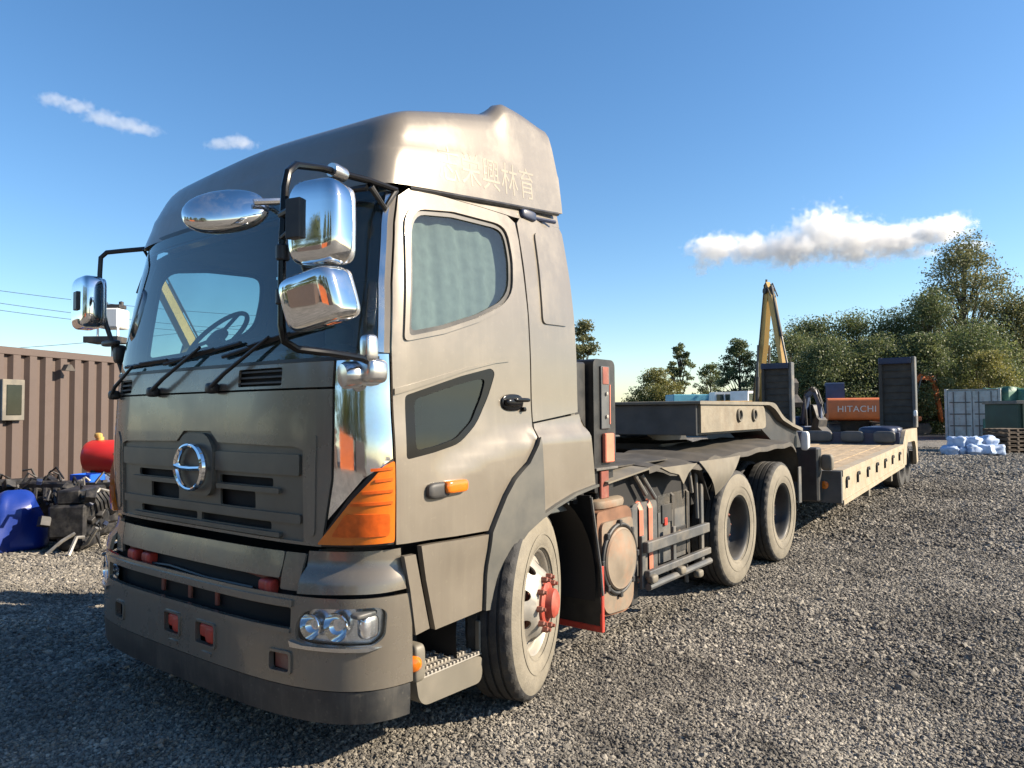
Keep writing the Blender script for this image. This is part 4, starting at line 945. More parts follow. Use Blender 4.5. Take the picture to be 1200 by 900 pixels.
# deck plates and mudguards over the rear wheels
def sheet(name, m, pts, t=.008, par=TR, nrm=None):
    P = [V(p) for p in pts]; n = nrm or (P[1]-P[0]).cross(P[2]-P[0]).normalized(); k = len(P); n = V(n)
    return MB().add(P+[p-n*t for p in P], [tuple(range(k)), tuple(range(2*k-1, k-1, -1))]+[(i, (i+1) % k, k+(i+1) % k, k+i) for i in range(k)]).build(name, m, par, 20)
sheet('deck_plate', 'ramp_steel', [(.46, 2.10, 1.19), (1.10, 2.10, 1.19), (1.10, 3.30, 1.20), (.46, 3.30, 1.20)][::-1], .01)
sheet('guard_front_sheet', 'steel_dusty', [(.48, 2.14, 1.20), (1.23, 2.14, 1.115), (1.235, 2.72, 1.17), (.48, 2.72, 1.225)][::-1], .012)
for sg in (1, -1):
    g = MB(); n = 30; prof = []
    for i in range(n+1):
        y = 2.72+3.38*i/n
        z = 1.205+.02*sin(i*1.3)*(1 if y < 4 else .3)+.05*ss(4.0, 5.8, y)
        prof.append((y, z))
    prof += [(6.20, 1.235), (6.30, 1.17), (6.37, 1.05), (6.41, .92), (6.43, .80)]
    rows = []
    for i, (y, z) in enumerate(prof):
        droop = .035*max(0, sin((y-2.7)*2.6))*(1 if y < 4.2 else .25)
        rows.append([V((sg*.46, y, z+.015)), V((sg*.8, y, z+.012)), V((sg*1.10, y, z-.005-droop*.4)), V((sg*1.225, y, z-.018-droop)), V((sg*1.232, y, z-.055-droop))])
    m = 5; vs = [p for r in rows for p in r]; vs += [p+V((0, 0, -.008)) for p in vs]; k = len(rows)*m
    fs = [(i*m+j, i*m+j+1, (i+1)*m+j+1, (i+1)*m+j) for i in range(len(rows)-1) for j in range(m-1)]
    fs += [tuple(k+a for a in f[::-1]) for f in fs]
    g.add(vs, fs); g.build('rear_mudguard', 'ramp_steel', TR, 50, recalc=False)
    tor = [(2.90, 1.17), (3.55, 1.165), (3.38, 1.10), (3.28, 1.02), (3.20, 1.10), (3.05, 1.125)]
    MB().prism(tor, 0, *sorted((sg*1.232, sg*1.24))).build('torn_guard_skirt', 'steel_dusty', TR, 20)
    fl = MB(); n = 8
    A = [V((sg*(1.236+.02*sin(pi*i/n)), 3.60+.94*i/n, 1.175)) for i in range(n+1)]
    tip = V((sg*1.20, 4.02, .86)); vs = []; fs = []
    for j in range(7):
        t = j/6; 
        for p in A: q = p.lerp(tip, t); q.x += sg*.035*sin(pi*t); vs.append(q)
    for j in range(6):
        for i in range(n): fs.append((j*(n+1)+i, j*(n+1)+i+1, (j+1)*(n+1)+i+1, (j+1)*(n+1)+i))
    fl.add(vs, fs); fl.build('guard_corner_flap', 'steel_dusty', TR, 60)
    sheet('guard_front_flap', 'black', [(sg*.50, 3.62, 1.19), (sg*1.22, 3.64, 1.17), (sg*1.20, 3.90, .84), (sg*.5, 3.90, .80)], .01)
c = MB(); c.box(1.22, 1.236, 6.36, 6.46, .55, .95, .004); c.build('rear_guard_stay', 'frame_grey', TR)
for (y0, z0, y1, z1) in ((2.62, 1.16, 2.80, .98), (2.75, 1.13, 2.95, .94), (3.72, 1.16, 3.72, .70), (3.58, 1.14, 3.62, .92)):
    c = MB(); c.tube([(1.15, y0, z0), (1.16, y1, z1)], .016, 8); c.build('guard_stay', 'frame_grey', TR)
c = MB(); c.box(.46, 1.10, 2.2, 4.0, .80, 1.15); c.build('chassis_side_gear', 'void', TR)
# fifth wheel
c = MB(); c.prism(rpoly([(-.45, 4.55), (.45, 4.55), (.45, 5.3), (.18, 5.75), (.1, 5.4), (-.1, 5.4), (-.18, 5.75), (-.45, 5.3)], .04, 3), 2, 1.20, 1.26); c.box(-.40, .40, 4.9, 5.2, 1.0, 1.2); c.build('fifth_wheel', 'trailer_dark', TR)
c = MB(); c.box(-.42, .42, 6.42, 6.50, .76, 1.02); c.build('rear_cross_member', 'trailer_dark', TR)
c = MB(); c.sell((.85, 6.45, .95), (.2, .03, .06), e=.4); c.build('tail_lamp', 'red', TR)

# ================================================================== LOWBED TRAILER
TL = thing('lowbed_trailer', 'dusty cream lowbed trailer with planked deck and upright loading ramps', 'trailer', (0, 9, 0))
def pr0(name, m, poly, x0, x1, par=TL, sm=25): return MB().prism(poly, 0, x0, x1).build(name, m, par, sm)
for sg in (1, -1): pr0('gooseneck_side', 'neck_steel', rpoly([(4.22, 1.385), (4.22, 1.638), (5.98, 1.638), (6.02, 1.40), (5.9, 1.385)], [0, 0, .1, .05, .03], 3), *sorted((sg*.97, sg*1.0)))
MB().box(-.97, .97, 4.19, 4.24, 1.36, 1.64, .006).build('gooseneck_front_plate', 'trailer_grey', TL)
MB().box(-.965, .965, 4.25, 5.95, 1.36, 1.40).build('gooseneck_belly', 'trailer_dark', TL)
top = rpoly([(4.16, 1.640), (4.16, 1.672), (6.12, 1.672), (6.30, 1.66), (6.50, 1.55), (6.62, 1.50), (6.95, 1.42), (7.35, 1.36), (7.35, 1.32), (6.95, 1.385), (6.55, 1.47), (6.30, 1.59), (6.10, 1.64)], [.01, .02, .1, .08, .06, .04, .05, .02, .02, .05, .05, .06, .06], 3)
pr0('gooseneck_top', 'steel_dusty', top, -1.02, 1.02)
for sg in (1, -1):
    pr0('gooseneck_beam', 'trailer_dark', [(5.95, 1.40), (5.98, 1.638), (6.10, 1.638), (6.30, 1.588), (6.55, 1.468), (6.95, 1.383), (7.35, 1.318), (7.50, 1.15), (7.50, .50), (7.20, .50), (7.15, .95), (6.9, 1.15), (6.4, 1.22)], *sorted((sg*.55, sg*.95)))
    for y in (5.18, 5.62):
        c = MB(); c.lathe([(.055, 0), (.055, .004)], (sg*1.0, y, 1.535), (sg, 0, 0), 20, (False, True)); c.build('lashing_hole', 'void', TL)
        c = MB(); c.tube([(sg*1.012, y+.058*cos(t), 1.535+.058*sin(t)) for t in [2*pi*i/20 for i in range(20)]], .012, 6, closed=True); c.build('lashing_ring', 'steel_dusty', TL)
# bed
bt = lambda y: .83+.033*(y-7.5); bb = lambda y: .44+.042*(y-7.5)
MB().prism([(7.50, .44), (7.50, .83), (7.56, .832), (7.56, .44)], 0, -1.415, 1.415).build('bed_front_wall', 'trailer_grey', TL)
MB().box(-1.2, 1.2, 7.30, 7.49, .46, 1.12, .02).build('bed_front_step', 'trailer_dark', TL)
for sg in (1, -1):
    c = MB(); c.lathe([(.05, 0), (.048, .012), (.03, .018), (0, .02)], (sg*1.22, 7.50, .655), (0, -1, 0), 20); c.build('front_reflector', 'lamp_orange', TL)
    c = MB(); c.sell((sg*1.05, 7.33, 1.20), (.05, .05, .12), e=.5); c.sell((sg*.92, 7.30, 1.16), (.03, .04, .07), e=.6); c.build('hose_coupling', 'white_paint', TL)
    c = MB(); c.sell((sg*1.28, 7.42, .94), (.07, .06, .10), e=.5); c.build('lamp_bracket', 'steel_dusty', TL)
    a, b = sorted((sg*1.36, sg*1.415))
    s = MB(); n = 20
    pr0('bed_side_beam', 'cream_steel', [(7.56, bb(7.56)+.002), (7.56, bt(7.56)-.07), (11.95, bt(11.95)-.07), (11.95, bb(11.95))], a, b)
    a, b = sorted((sg*1.30, sg*1.425))
    pr0('bed_edge_rail', 'cream_steel', [(7.56, bt(7.56)-.068), (7.56, bt(7.56)+.006), (11.95, bt(11.95)+.006), (11.95, bt(11.95)-.068)], a, b)
    a, b = sorted((sg*1.34, sg*1.428))
    pr0('bed_lower_flange', 'cream_steel', [(7.57, bb(7.57)-.03), (7.57, bb(7.57)+.03), (11.93, bb(11.93)+.03), (11.93, bb(11.93)-.03)], a, b)
    for i in range(7):
        y = 7.78+i*.62; z = bt(y)-.16
        c = MB(); c.box(*sorted((sg*1.405, sg*1.420)), y-.045, y+.045, z-.065, z+.04, .01); rh = c.build('ring_recess', 'void', TL)
        c = MB(); c.tube([(sg*1.428, y-.05, z-.07), (sg*1.43, y-.05, z+.03), (sg*1.432, y-.02, z+.062), (sg*1.432, y+.03, z+.062), (sg*1.43, y+.055, z+.03)], .014, 6); c.build('tie_ring', 'trailer_dark', rh)
    for y in (9.2, 10.9): MB().box(*sorted((sg*1.30, sg*1.40)), y-.05, y+.05, bb(y)-.15, bb(y)+.01).build('outrigger', 'steel_dusty', TL)
np_ = 13; wd = 2.59/np_
for i in range(np_):
    x = -1.295+wd*i; dz = random.uniform(-.004, .004)
    MB().prism([(7.57, bt(7.57)-.05+dz), (7.57, bt(7.57)-.004+dz), (11.94, bt(11.94)-.004+dz+random.uniform(-.003, .003)), (11.94, bt(11.94)-.05+dz)], 0, x+.006, x+wd-.006).build('deck_plank', 'deck_wood', TL)
pr0('bed_frame', 'trailer_dark', [(7.57, bb(7.57)), (7.57, bt(7.57)-.06), (11.94, bt(11.94)-.06), (11.94, bb(11.94))], -1.25, 1.25)
# raised tail with wheels and ramps
for sg in (1, -1):
    a, b = sorted((sg*1.36, sg*1.42))
    pr0('tail_side', 'cream_steel', rpoly([(11.90, .62), (11.90, 1.0), (12.18, 1.22), (13.42, 1.23), (13.46, .60), (13.30, .58), (13.26, .86), (13.14, 1.0), (12.34, 1.0), (12.22, .86), (12.16, .62)], [0, .02, .05, .02, .02, .02, .05, .05, .05, .05, .02], 2), a, b)
    MB().box(*sorted((sg*.62, sg*1.355)), 11.97, 13.38, 1.10, 1.17).build('tail_deck', 'navy', TL)
    for y in (12.45, 13.0):
        w = MB(); w.lathe([(.20, -.05), (.22, 0), (.34, .005), (.375, -.02), (.385, -.05), (.385, -.24), (.36, -.27), (.22, -.28)], (sg*1.30, y, .575), (sg, 0, 0), 36); wo = w.build('trailer_wheel', 'rubber', TL)
        w = MB(); w.lathe([(.20, -.05), (.18, -.10), (.10, -.11), (.09, -.06), (0, -.05)], (sg*1.30, y, .575), (sg, 0, 0), 24); w.build('wheel_rim', 'ramp_steel', wo)
        c = MB(); c.sell((sg*.98, y-.28, 1.17), (.30, .20, .11), e=.5); c.build('wheel_cover', 'navy', TL)
MB().box(-1.355, 1.355, 11.955, 11.985, .70, 1.18).build('tail_front_board', 'navy', TL)
for (x0, x1) in ((-.2, .28), (.42, .80), (.95, 1.3)):
    c = MB(); c.sell(((x0+x1)/2, 11.95, 1.10), ((x1-x0)/2, .06, .10), e=.45); c.build('tail_bolster', 'trailer_grey', TL)
MB().box(-1.40, 1.40, 13.40, 13.52, .55, .80).build('rear_bumper_bar', 'steel_dusty', TL)
for sg in (1, -1):
    x0, x1 = sorted((sg*.84, sg*1.40))
    r = MB(); r.box(x0, x1, 13.38, 13.46, 1.235, 2.52, .01); ro = r.build('loading_ramp', 'ramp_steel', TL)
    for x in (x0, x1): MB().box(x-.03, x+.03, 13.32, 13.52, 1.235, 2.57, .01).build('ramp_flange', 'frame_grey' if x == x1 else 'ramp_steel', ro)  # right flanges paler, the sunlit edge put into their colour
    MB().box(x0-.03, x1-.032, 13.30, 13.36, 2.44, 2.56, .01).build('ramp_top_bar', 'navy', ro)
    for k in range(8): MB().box(x0+.032, x1-.032, 13.36, 13.385, 1.36+k*.135, 1.375+k*.135, .003).build('ramp_cleat', 'ramp_steel', ro)
    c = MB(); c.sell((sg*1.42, 13.30, 1.50), (.03, .03, .06), e=.6); c.build('ramp_lamp', 'white_paint', ro)
    c = MB(); c.tube([(sg*1.1, 13.6, 1.0), (sg*1.1, 13.62, 2.1)], .05, 8); c.build('ramp_ram', 'trailer_dark', ro)

# ================================================================== YARD AROUND
F = 844.66
def at(u, v, D): return CAM + (fw + rt*((u-600)/F) - upv*((v-450)/F))*D
def gp(u, D): p = at(u, 480, D); return V((p.x, p.y, 0))
def zat(v, u, D): return at(u, v, D).z
# brown shipping container standing behind the scrap
def corr(length, pitch=.275, dep=.075):
    pts = []; n = int(length/pitch); p = length/n
    for i in range(n):
        x = i*p; pts += [(x, 0), (x+p*.44, 0), (x+p*.56, -dep), (x+p*.88, -dep)]
    pts.append((length, 0)); return pts
def container(name, label, loc, rz, L_, H, Wd, m, cat='container', doors=None):
    t = thing(name, label, cat, loc, rz, local=True)
    for (yy, sgn, nm) in ((0, 1, 'side_wall'), (-Wd, -1, 'side_wall')):
        pts = [(x, yy+sgn*y-sgn*.012) for x, y in corr(L_-.24)]
        vs = [(x+.12, y, .14) for x, y in pts]+[(x+.12, y, H-.10) for x, y in pts]; k = len(pts)
        MB().add(vs, [(i, i+1, k+i+1, k+i) for i in range(k-1)]).build(nm, m, t, 20)
    for x in (.06, L_-.06):
        for y in (-.06, -Wd+.06): MB().box(x-.06, x+.06, y-.06, y+.06, 0, H, .008).build('corner_post', m, t)
    for y in (-.05, -Wd+.05):
        MB().box(.12, L_-.12, y-.05, y+.05, 0, .15).build('bottom_rail', m, t); MB().box(.12, L_-.12, y-.04, y+.045, H-.11, H).build('top_rail', m, t)
    MB().box(.02, L_-.02, -Wd+.05, -.05, H-.06, H-.03).build('roof', m, t)
    MB().box(L_-.10, L_-.05, -Wd+.12, -.12, .05, H-.05).build('end_wall', m, t); MB().box(.1, .2, -Wd+.12, -.12, .05, H-.05).build('end_wall', m, t)
    if doors:
        for k in (0, 1):
            y0 = -Wd+.14+k*(Wd/2-.12); d = MB(); d.box(.02, .08, y0, y0+Wd/2-.16, .12, H-.12, .01); do = d.build('door', doors, t)
            for q in (.25, .75):
                MB().tube([(-.01, y0+(Wd/2-.16)*q, .15), (-.01, y0+(Wd/2-.16)*q, H-.15)], .022, 6).build('locking_bar', 'frame_grey', do)
            for z in (.7, 1.3, 1.9): MB().box(-.005, .018, y0+.05, y0+Wd/2-.24, z-.03, z+.03).build('door_hinge_strap', 'frame_grey', do)
    return t
d = V((-.405, .914, 0)); ang = math.atan2(d.y, d.x)
A = V((-8.62, 1.88, 0)) - d*3.4
# the visible face is local y=0 side after turning: outward normal is +x
CB = container('shipping_container', 'brown corrugated shipping container behind the scrap heap', A+d*6.06, ang+pi, 6.06, 2.6, 2.44, 'container_brown')
# fittings on its wall (parts)
inv = ang+pi
def cpt(t, z, o=.03):   # t metres along the visible wall from its left end as seen
    n_ = V((.914, .405, 0)); p = A+d*t+n_*o; return V((p.x, p.y, z))
R_c = Matrix.Rotation(ang, 3, 'Z')
def cbox(name, m, t0, t1, z0, z1, dep, lab=None, cat=None):
    c = MB(); c.obox(cpt((t0+t1)/2, (z0+z1)/2, dep/2+.005), ((t1-t0)/2, dep/2, (z1-z0)/2), R_c, .006); return c.build(name, m)
o = cbox('window_unit', 'fender_grey', 3.36, 3.72, 1.52, 2.12, .07); tag(o, 'small beige framed window on the brown container wall', 'window')
c = MB(); c.obox(cpt(3.54, 1.82, .082), (.12, .008, .22), R_c, .004); p_ = c.build('window_pane', 'glass_dark', o)
o = cbox('blue_sheet', 'sky_blue_paint', 2.76, 3.32, 1.35, 2.14, .04); tag(o, 'bright blue board leaning on the container beside its window', 'board')
c = MB(); c.prism([(-.10, -.04), (.10, -.04), (.02, .06), (-.04, .06)], 1, -.09, .0); 
wl = c.build('wall_lamp', 'exc_dark', None, 20); wl.location = cpt(4.42, 2.33, .10); wl.rotation_euler = (0, 0, ang); tag(wl, 'small dark floodlight near the top of the brown container wall', 'lamp')

# scrap heap
def scrap_engine(label, loc, rz, s, seed):
    r = random.Random(seed); t = thing('scrap_engine', label, 'engine', loc, rz, 'scrap engines', local=True)
    MB().box(-.40*s, .40*s, -.22*s, .22*s, .18*s, .60*s, .03).build('engine_block', 'scrap', t)
    MB().box(-.36*s, .36*s, -.14*s, .14*s, .60*s, .78*s, .02).build('cylinder_head', 'scrap', t)
    MB().sell((0, 0, .12*s), (.34*s, .18*s, .12*s), e=.5).build('oil_sump', 'scrap', t)
    for k, (y, z, rr) in enumerate(((-.05, .35, .16), (.12, .55, .09), (-.14, .58, .07))):
        MB().lathe([(rr*s, 0), (rr*s, .05*s), (rr*.6*s, .06*s), (rr*.3*s, .09*s), (0, .09*s)], (.40*s, y*s, z*s), (1, 0, 0), 20).build('pulley', 'scrap_light' if k == 1 else 'scrap', t)
    for k in range(6):
        x = -.32*s+.13*s*k; MB().tube([(x, -.14*s, .68*s), (x+.02, -.25*s, .70*s), (x+.05, -.30*s, .60*s), (x+.1*s, -.30*s, .50*s)], .028*s, 6).build('manifold_pipe', 'scrap', t)
    for k in range(16):
        a = V((r.uniform(-.45, .45), r.uniform(-.28, .28), r.uniform(.2, .85)))*s; b = a+V((r.uniform(-.3, .3), r.uniform(-.15, .15), r.uniform(-.25, .25)))*s; m_ = (a+b)/2+V((0, 0, r.uniform(0, .15)*s))
        MB().tube([a, m_, b], r.uniform(.008, .022)*s, 6).build('hose', r.choice(['scrap', 'scrap', 'scrap', 'scrap', 'scrap_light']), t)
    for k in range(18):
        MB().obox((r.uniform(-.42, .42)*s, r.choice((-.25, .25))*s, r.uniform(.2, .8)*s), (r.uniform(.02, .07)*s,)*3, Euler((r.random(), r.random(), r.random())).to_matrix(), .006).build('engine_fitting', r.choice(['scrap', 'scrap', 'scrap', 'scrap_light', 'navy']), t)
    return t
scrap_engine('large oily scrap engine nearest the truck bumper', gp(95, 8.7), 2.4, .92, 1)
scrap_engine('black scrap engine lying left of the blue crate', gp(62, 9.3), .6, .95, 2)
scrap_engine('half hidden scrap engine behind the blue drum', gp(22, 9.7), 1.4, .95, 3)
scrap_engine('scrap engine with tangled hoses below the red tank', gp(112, 9.6), 2.0, .85, 5)
c = MB(); c.sell((0, 0, .33), (.30, .30, .35), None, .55, 36, 22)
for i, v in enumerate(c.v):
    q = V(v); k = 1+.10*sin(q.x*11+q.z*7)+.08*sin(q.y*14-q.z*9)+.06*sin(q.x*23+q.y*19); c.v[i] = (q.x*k*(1.15-.5*q.z), q.y*k*(1.15-.5*q.z), max(0, q.z*(1+.05*sin(q.x*17))))
o = c.build('tarp_bundle', 'drum_blue', None, 25); o.location = gp(16, 8.6); tag(o, 'crumpled dark blue tarpaulin bundle at the left of the scrap', 'tarpaulin')
t = thing('blue_drum', 'blue plastic drum cut off by the left picture edge', 'drum', gp(-22, 8.4), 1.3, local=True)
MB().lathe([(0, 0), (.25, 0), (.285, .03), (.29, .20), (.295, .24), (.285, .28), (.29, .50), (.27, .57), (.2, .61), (0, .62)], (0, 0, 0), (0, 0, 1), 32).build('drum_body', 'drum_blue', t)
p = gp(58, 9.6); c = MB(); c.obox((p.x, p.y, zat(569, 58, 9.6)), (.85, .05, .035), Matrix.Rotation(YAW+.12, 3, 'Z'), .006)
for q in (-.7, .7): c.obox(V((p.x, p.y, .36))+Matrix.Rotation(YAW+.12, 3, 'Z') @ V((q, 0, 0)), (.03, .03, .36), None, .004)
tag(c.build('steel_trestle', 'scrap'), 'long dark steel trestle lying across the scrap heap', 'trestle')
t = thing('red_tank', 'bright red compressed air tank with brass valve by the truck corner', 'tank', gp(122, 10.6), YAW, local=True)
z0 = zat(535, 122, 10.6); MB().lathe([(0, -.42), (.12, -.40), (.22, -.34), (.245, -.28), (.245, .40), (.22, .46), (0, .5)], (.13, 0, z0), (1, 0, 0), 28).build('tank_shell', 'tank_red', t)
MB().box(-.10, -.04, -.16, .16, 0, z0-.18).build('tank_leg', 'scrap', t); MB().box(.34, .40, -.16, .16, 0, z0-.18).build('tank_leg', 'scrap', t)
c = MB(); c.lathe([(.05, 0), (.05, .05), (.03, .06), (.03, .10), (0, .10)], (-.05, 0, z0+.235), (0, 0, 1), 14); c.sell((-.08, 0, z0+.31), (.05, .04, .04), e=.7); c.build('tank_valve', 'exc_yellow', t)
t = thing('blue_crate', 'shiny blue plastic crate on top of the scrap under the red tank', 'crate', gp(104, 9.9), YAW-.2, local=True)
z0 = zat(572, 104, 9.9); c = MB(); c.box(-.16, .16, -.14, .14, z0, z0+.02); c.box(-.16, -.14, -.14, .14, z0, z0+.2); c.box(.14, .16, -.14, .14, z0, z0+.2); c.box(-.16, .16, -.14, -.12, z0, z0+.2); c.box(-.16, .16, .12, .14, z0, z0+.2); c.build('crate_body', 'blue_bright', t)
MB().box(-.14, .14, -.12, .12, .0, z0).build('crate_support', 'scrap', t)
t = thing('white_panel', 'white metal cabinet panel squeezed between scrap and truck bumper', 'panel', gp(127, 10.1), YAW, local=True)
z0 = zat(594, 127, 10.1); c = MB(); c.box(-.10, .20, -.02, .02, .02, zat(556, 127, 10.1)); c.build('panel_sheet', 'white_paint', t); MB().box(-.11, .21, .02, .05, .02, .1).build('panel_foot', 'scrap', t)
for k, (u, D, rz) in enumerate(((105, 8.45, .4), (75, 8.3, 1.2), (92, 8.25, 2.2))):
    p = gp(u, D); c = MB(); c.tube([(p.x-.14*cos(rz), p.y-.14*sin(rz), .02), (p.x, p.y, .10+.05*k), (p.x+.13*cos(rz), p.y+.13*sin(rz), .28-.05*k)], .022, 6)
    tag(c.build('bent_pipe', 'scrap_light'), ['pale bent pipe leaning on the engine near the bumper', 'short pale pipe lying in front of the scrap middle', 'twisted pale pipe poking out of the scrap foot'][k], 'pipe')

# ------------------------------------------------------------------ excavators
def beam(mb, pts, widths, hw):
    """boom-like tapered box girder along pts in local x-z"""
    P = [V((p[0], 0, p[1])) for p in pts]; vs = []; n = len(P)
    for i, p in enumerate(P):
        tng = (P[min(i+1, n-1)]-P[max(i-1, 0)]).normalized(); nn = V((-tng.z, 0, tng.x))
        for s_, y in ((1, -hw), (1, hw), (-1, hw), (-1, -hw)): vs.append(p+nn*widths[i]*s_+V((0, y, 0)))
    fs = [(i*4+k, i*4+(k+1) % 4, (i+1)*4+(k+1) % 4, (i+1)*4+k) for i in range(n-1) for k in range(4)]+[(0, 1, 2, 3), tuple(range((n-1)*4, n*4))]
    return mb.add(vs, fs)
def excavator(label, loc, rz, s, col, boom, stick, bucket=True, cw=None, lettering=None, cabcol='exc_dark'):
    t = thing('excavator', label, 'excavator', loc, rz, 'excavators in the yard', local=True)
    for y in (-1.0, 1.0):
        tr_ = MB(); tr_.prism(rpoly([(-1.8*s, .05*s), (1.8*s, .05*s), (2.05*s, .42*s), (1.8*s, .80*s), (-1.8*s, .80*s), (-2.05*s, .42*s)], .25*s, 4), 1, (y-.26)*s, (y+.26)*s); to = tr_.build('track', 'exc_dark', t, 30)
        for k in range(16): MB().box((-1.7+k*.225)*s, (-1.58+k*.225)*s, (y-.28)*s, (y+.28)*s, .79*s, .85*s).build('track_shoe', 'exc_dark', to)
    MB().box(-.9*s, .9*s, -.75*s, .75*s, .40*s, .95*s, .05).build('undercarriage', 'exc_dark', t)
    h = MB(); h.box(-1.3*s, 1.25*s, -1.2*s, 1.2*s, 1.0*s, 1.35*s, .05); h.box(-1.3*s, .3*s, -1.2*s, 1.2*s, 1.3*s, 2.05*s, .12*s); h.build('house', col, t)
    c_ = MB(); c_.prism(rpoly([(-1.25*s, .95*s), (-2.15*s, 1.0*s), (-2.25*s, 1.3*s), (-2.2*s, 2.05*s), (-1.25*s, 2.1*s)], [0, .15*s, .2*s, .2*s, .05*s], 4), 1, -1.3*s, 1.3*s); co = c_.build('counterweight', cw or col, t, 30)
    cb = MB(); cb.prism(rpoly([(.15*s, 1.3*s), (.15*s, 2.95*s), (1.15*s, 2.95*s), (1.45*s, 2.1*s), (1.4*s, 1.3*s)], .12*s, 3), 1, .30*s, 1.22*s); cbo = cb.build('cab', cabcol, t, 30)
    MB().prism(rpoly([(.28*s, 1.9*s), (.28*s, 2.8*s), (1.05*s, 2.8*s), (1.3*s, 2.1*s), (1.3*s, 1.9*s)], .06*s, 3), 1, .29*s, 1.23*s).build('cab_window', 'glass_dark', cbo, 30)
    bo = beam(MB(), [(a*s, b*s) for a, b in boom], [.13*s]+[.21*s]*(len(boom)-2)+[.13*s], .12*s).build('boom', col, t, 20)
    so_ = beam(MB(), [(a*s, b*s) for a, b in stick], [.13*s]+[.16*s]*(len(stick)-2)+[.08*s], .10*s).build('stick', col, t, 20)
    e0 = boom[len(boom)//2]
    def ram(a, b, y, r=.085):
        a = V((a[0]*s, y*s, a[1]*s)); b = V((b[0]*s, y*s, b[1]*s)); m_ = a.lerp(b, .58)
        MB().tube([a, m_], r*s, 10).build('ram_cylinder', 'exc_dark', t); MB().tube([m_, b], r*.6*s, 8).build('ram_rod', 'frame_grey', t)
    ram((boom[0][0]+.5, boom[0][1]-.35), e0, .28); ram((boom[0][0]+.5, boom[0][1]-.35), e0, -.28)
    ram((e0[0]*.7+boom[-1][0]*.3, e0[1]*.7+boom[-1][1]*.3+.38), (stick[0][0], stick[0][1]+.2), 0)
    for y in (-.17, .17):
        MB().tube([V((p[0]*s-.05, y*s, p[1]*s+.26*s)) for p in boom]+[V((p[0]*s+.2*s, y*s, p[1]*s)) for p in stick[:2]], .03*s, 6).build('hydraulic_hose', 'exc_dark', t)
    ram((stick[0][0]*.75+stick[1][0]*.25+.26, stick[0][1]*.75+stick[1][1]*.25), (stick[-1][0]+.28, stick[-1][1]+.3), 0, .075)
    MB().lathe([(0, -.22*s), (.14*s, -.22*s), (.14*s, .22*s), (0, .22*s)], (boom[-1][0]*s, 0, boom[-1][1]*s), (0, 1, 0), 14).build('pivot_pin', 'exc_dark', t)
    if bucket:
        b = V(stick[-1]); k = MB(); k.prism([((b.x+x)*s, (b.y+z)*s) for x, z in ((0, .1), (-.3, -.2), (-.55, -.75), (-.25, -1.1), (.35, -1.15), (.5, -.95), (.1, -.6), (.2, -.1))], 1, -.5*s, .5*s); k.build('bucket', 'exc_dark', t, 20)
    if lettering:
        fc = bpy.data.curves.new('lettering', 'FONT'); fc.body = lettering; fc.size = .44*s; fc.align_x = 'CENTER'; fc.align_y = 'CENTER'; fc.extrude = .008; fc.space_character = 1.05
        fo = bpy.data.objects.new('t', fc); COL.objects.link(fo); bpy.context.view_layer.update()
        tm = bpy.data.meshes.new_from_object(fo.evaluated_get(bpy.context.evaluated_depsgraph_get())); bpy.data.objects.remove(fo)
        for v in tm.vertices: v.co = V((-2.262*s-v.co.z+.02, -v.co.x, 1.52*s+v.co.y))
        link('lettering', tm, 'letter_white', co)
    return t
to_cam = math.atan2(CAM.y-gp(915, 30).y, CAM.x-gp(915, 30).x)
BOOM = [(.5, 1.5), (1.0, 2.7), (1.9, 4.6), (2.3, 6.6)]
excavator('yellow excavator with tall folded arm behind the far loading ramp', gp(880, 33), to_cam+.55, .97, 'exc_yellow', [(.5, 1.5), (.7, 2.6), (1.25, 4.6), (1.75, 7.0)], [(1.6, 7.35), (2.0, 6.7), (2.55, 4.6), (2.95, 2.9)])
excavator('orange excavator whose lettered counterweight faces the camera', gp(998, 40), to_cam+pi+.02, 1.05, 'exc_orange', [(.5, 1.3), (1.8, 1.7), (3.6, 1.9), (5.6, 1.7)], [(5.6, 1.9), (5.5, 1.4), (5.2, .9)], lettering='HITACHI', cabcol='exc_blue')
rr = math.atan2(rt0.y, rt0.x)
excavator('orange excavator reaching its arm to the right of the near ramp', gp(1049, 44.5), rr+.25, .84, 'exc_orange', [(.5, 1.5), (1.3, 3.5), (2.2, 4.3), (3.4, 4.1)], [(3.3, 4.3), (3.65, 3.4), (4.0, 1.5), (4.1, .9)], bucket=False)
excavator('dark blue mini excavator with grey arm between the two ramps', gp(934, 34), rr-1.0, .62, 'exc_blue', [(.5, 1.5), (.7, 2.8), (.9, 3.6), (1.5, 4.0)], [(1.5, 4.0), (1.9, 3.0), (2.0, 1.9)], bucket=True)
excavator('yellow excavator seen through the truck windscreen and far window', gp(224, 22), to_cam+.1, 1.0, 'exc_yellow', [(.5, 1.5), (.6, 2.6), (.0, 3.7), (1.6, 5.6)], [(1.55, 5.7), (1.85, 5.0), (2.1, 3.2), (2.2, 2.4)])
